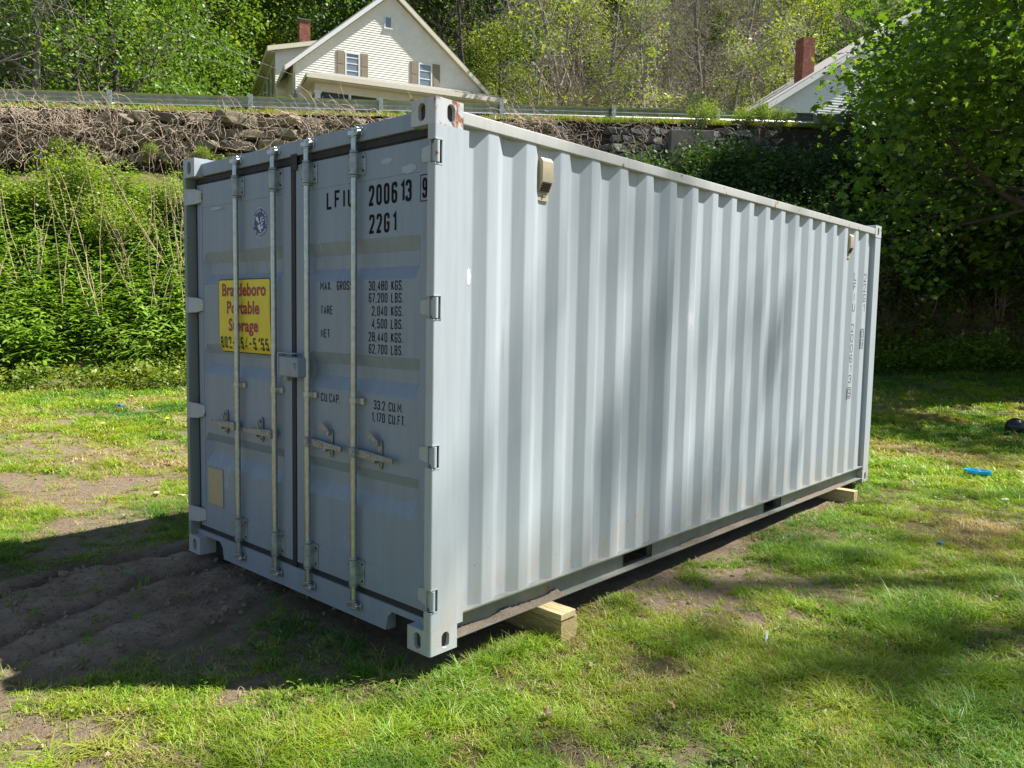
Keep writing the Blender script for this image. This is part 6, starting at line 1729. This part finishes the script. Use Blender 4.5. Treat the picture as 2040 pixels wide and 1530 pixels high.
o = link_mesh('dead_vines', vines(33, 520, 12.8, 20.5, .008, -1.9, -.15, 8, .12, .4), TWIG); tag(o, 'brown creeper stems over the grey stones of the wall right of the container', 'vines', kind='stuff')

# ---- maples: one drooping into the picture at right, two more beyond the frame that shade yard and bank
w, l = tree_parts(911, 10.5, .26, 15, 5.2, 3, 4, .62, 23000, .12, T_MAPLE, .42, .30, .07, tpart=6, shrink=.60, updir=.25, aim=(-.74, -.60, .02))
mx, my = .9, 18.1
place('maple_tree', 'big maple at the right edge with fresh lobed leaves hanging before the white house', 'tree', (mx, my, gz(mx, my)-.1), 0, 1.0, wood_mesh('trunk', w, BARKD), leaf_mesh('crown', l, LEAF_MID))
w, l = tree_parts(921, 13.0, .30, 15, 5.6, 3, 3, .65, 26000, .20, T_MAPLE, .55, .22, .06, tpart=5, shrink=.62, updir=.3, aim=(-.5, -.5, 0))
mwm, mlm = wood_mesh('trunk', w, BARKD), leaf_mesh('crown', l, LEAF_MID)
def tall(x, y, sc, lb_, rz=0):
    place('maple_tree', lb_, 'tree', (x, y, gz(x, y)-.1), rz, sc, mwm, mlm)
tall(-.6, 29.8, 1.2, 'tall dense maple rising beside the guardrail right of the white house', 2.1)
tall(.6, 25.2, 1.0, 'second dense maple further along the right bank behind the first')
tall(6.5, 24.0, .95, 'maple behind the edge maple, to its right', 1.2)
w, l = tree_parts(931, 25, .36, 9, 5.5, 2, 3, .36, 620, .18, T_MAPLE, .40, .50, .30, tpart=5, shrink=.60, updir=1.6)
ow_, ol_ = wood_mesh('trunk', w, BARK), leaf_mesh('crown', l, LEAF_MID)
place('tall_tree', 'tall open-crowned tree beyond the right edge of the yard, nearest the container', 'tree', (11.6, 15.9, gz(11.6, 15.9)-.1), .6, 1.0, ow_, ol_)
place('tall_tree', 'slim tall tree beyond the right edge of the yard, closest to the viewer', 'tree', (12.3, 13.7, gz(12.3, 13.7)-.1), 4.1, (.62, .62, 1.12), ow_, ol_)
place('tall_tree', 'second tall open-crowned tree beyond the right edge, nearer the bank', 'tree', (10.8, 20.5, gz(10.8, 20.5)-.1), 2.7, .95, ow_, ol_)
# curled leaf caught on the casting top
o = bpy.data.objects.new('dead_leaf', dls[2]); COL.objects.link(o); o.location = (-.185, .03, 2.600); o.scale = (.03,)*3; o.rotation_euler = (1.2, .3, .4)
tag(o, 'dark curled leaf caught on the roof edge beside the rusty corner casting', 'dead leaf')

# small broad-leaved weeds in the lawn and crumbs of dry leaf and straw
r = np.random.default_rng(990)
x, y, d, r3 = grass_points(2600, 2.0, 11, 991); keep = (r3.random(len(x)) < sstep(.40, .62, fbm(x*2.2, y*2.2, 992))*(1-bare_mask(x, y))) & ~((x > -2.5) & (x < .05) & (y > -.1)) & (mud_mask(x, y) < .3)
x, y = x[keep], y[keep]; k = len(x); sc = .10+.14*r.random((k, 1))
o = gn_scatter('lawn_weeds', np.stack([x, y, zground(x, y)], 1), np.stack([np.zeros(k), np.zeros(k), r.random(k)*6.28], 1), np.hstack([sc*1.6, sc*1.6, sc*.8]), r.integers(0, 4, k), .1+.5*r.random(k), herbs)
tag(o, 'tiny broad-leaved weeds scattered through the lawn', 'weeds', kind='stuff')
CRM = inst_leaf_mat('leaf_crumbs', [(0, (.09, .055, .035)), (.5, (.24, .15, .085)), (1, (.46, .36, .24))], .1)
crumbs = []
for i in range(3):
    me = dls[i].copy(); me.materials.clear(); me.materials.append(CRM); crumbs.append(me)
me = mesh_np('straw', *tubes_np([(-1, 0, 0, 0, .1, .1, .03, .03), (0, .1, .1, 1, 0, 0, .03, .02)], 3)); me.materials.append(CRM); crumbs.append(me)
x, y, d, r3 = grass_points(9000, 2.0, 12, 993); keep = (r3.random(len(x)) < .30+.6*sstep(.4, .65, fbm(x*1.4, y*1.4, 994))) & ~((x > -2.5) & (x < .05) & (y > -.1))
x, y = x[keep], y[keep]; k = len(x); pk = r.integers(0, 4, k); sc = np.where(pk == 3, .018+.03*r.random(k), .006+.010*r.random(k))[:, None]
o = gn_scatter('leaf_crumbs', np.stack([x, y, zground(x, y)+.004+.014*r.random(k)], 1), np.stack([r.normal(size=k)*.4, r.normal(size=k)*.4, r.random(k)*6.28], 1), sc*np.ones((1, 3)), pk, r.random(k), crumbs)
tag(o, 'crumbs of dry leaves and straw among the grass', 'leaf litter', kind='stuff')
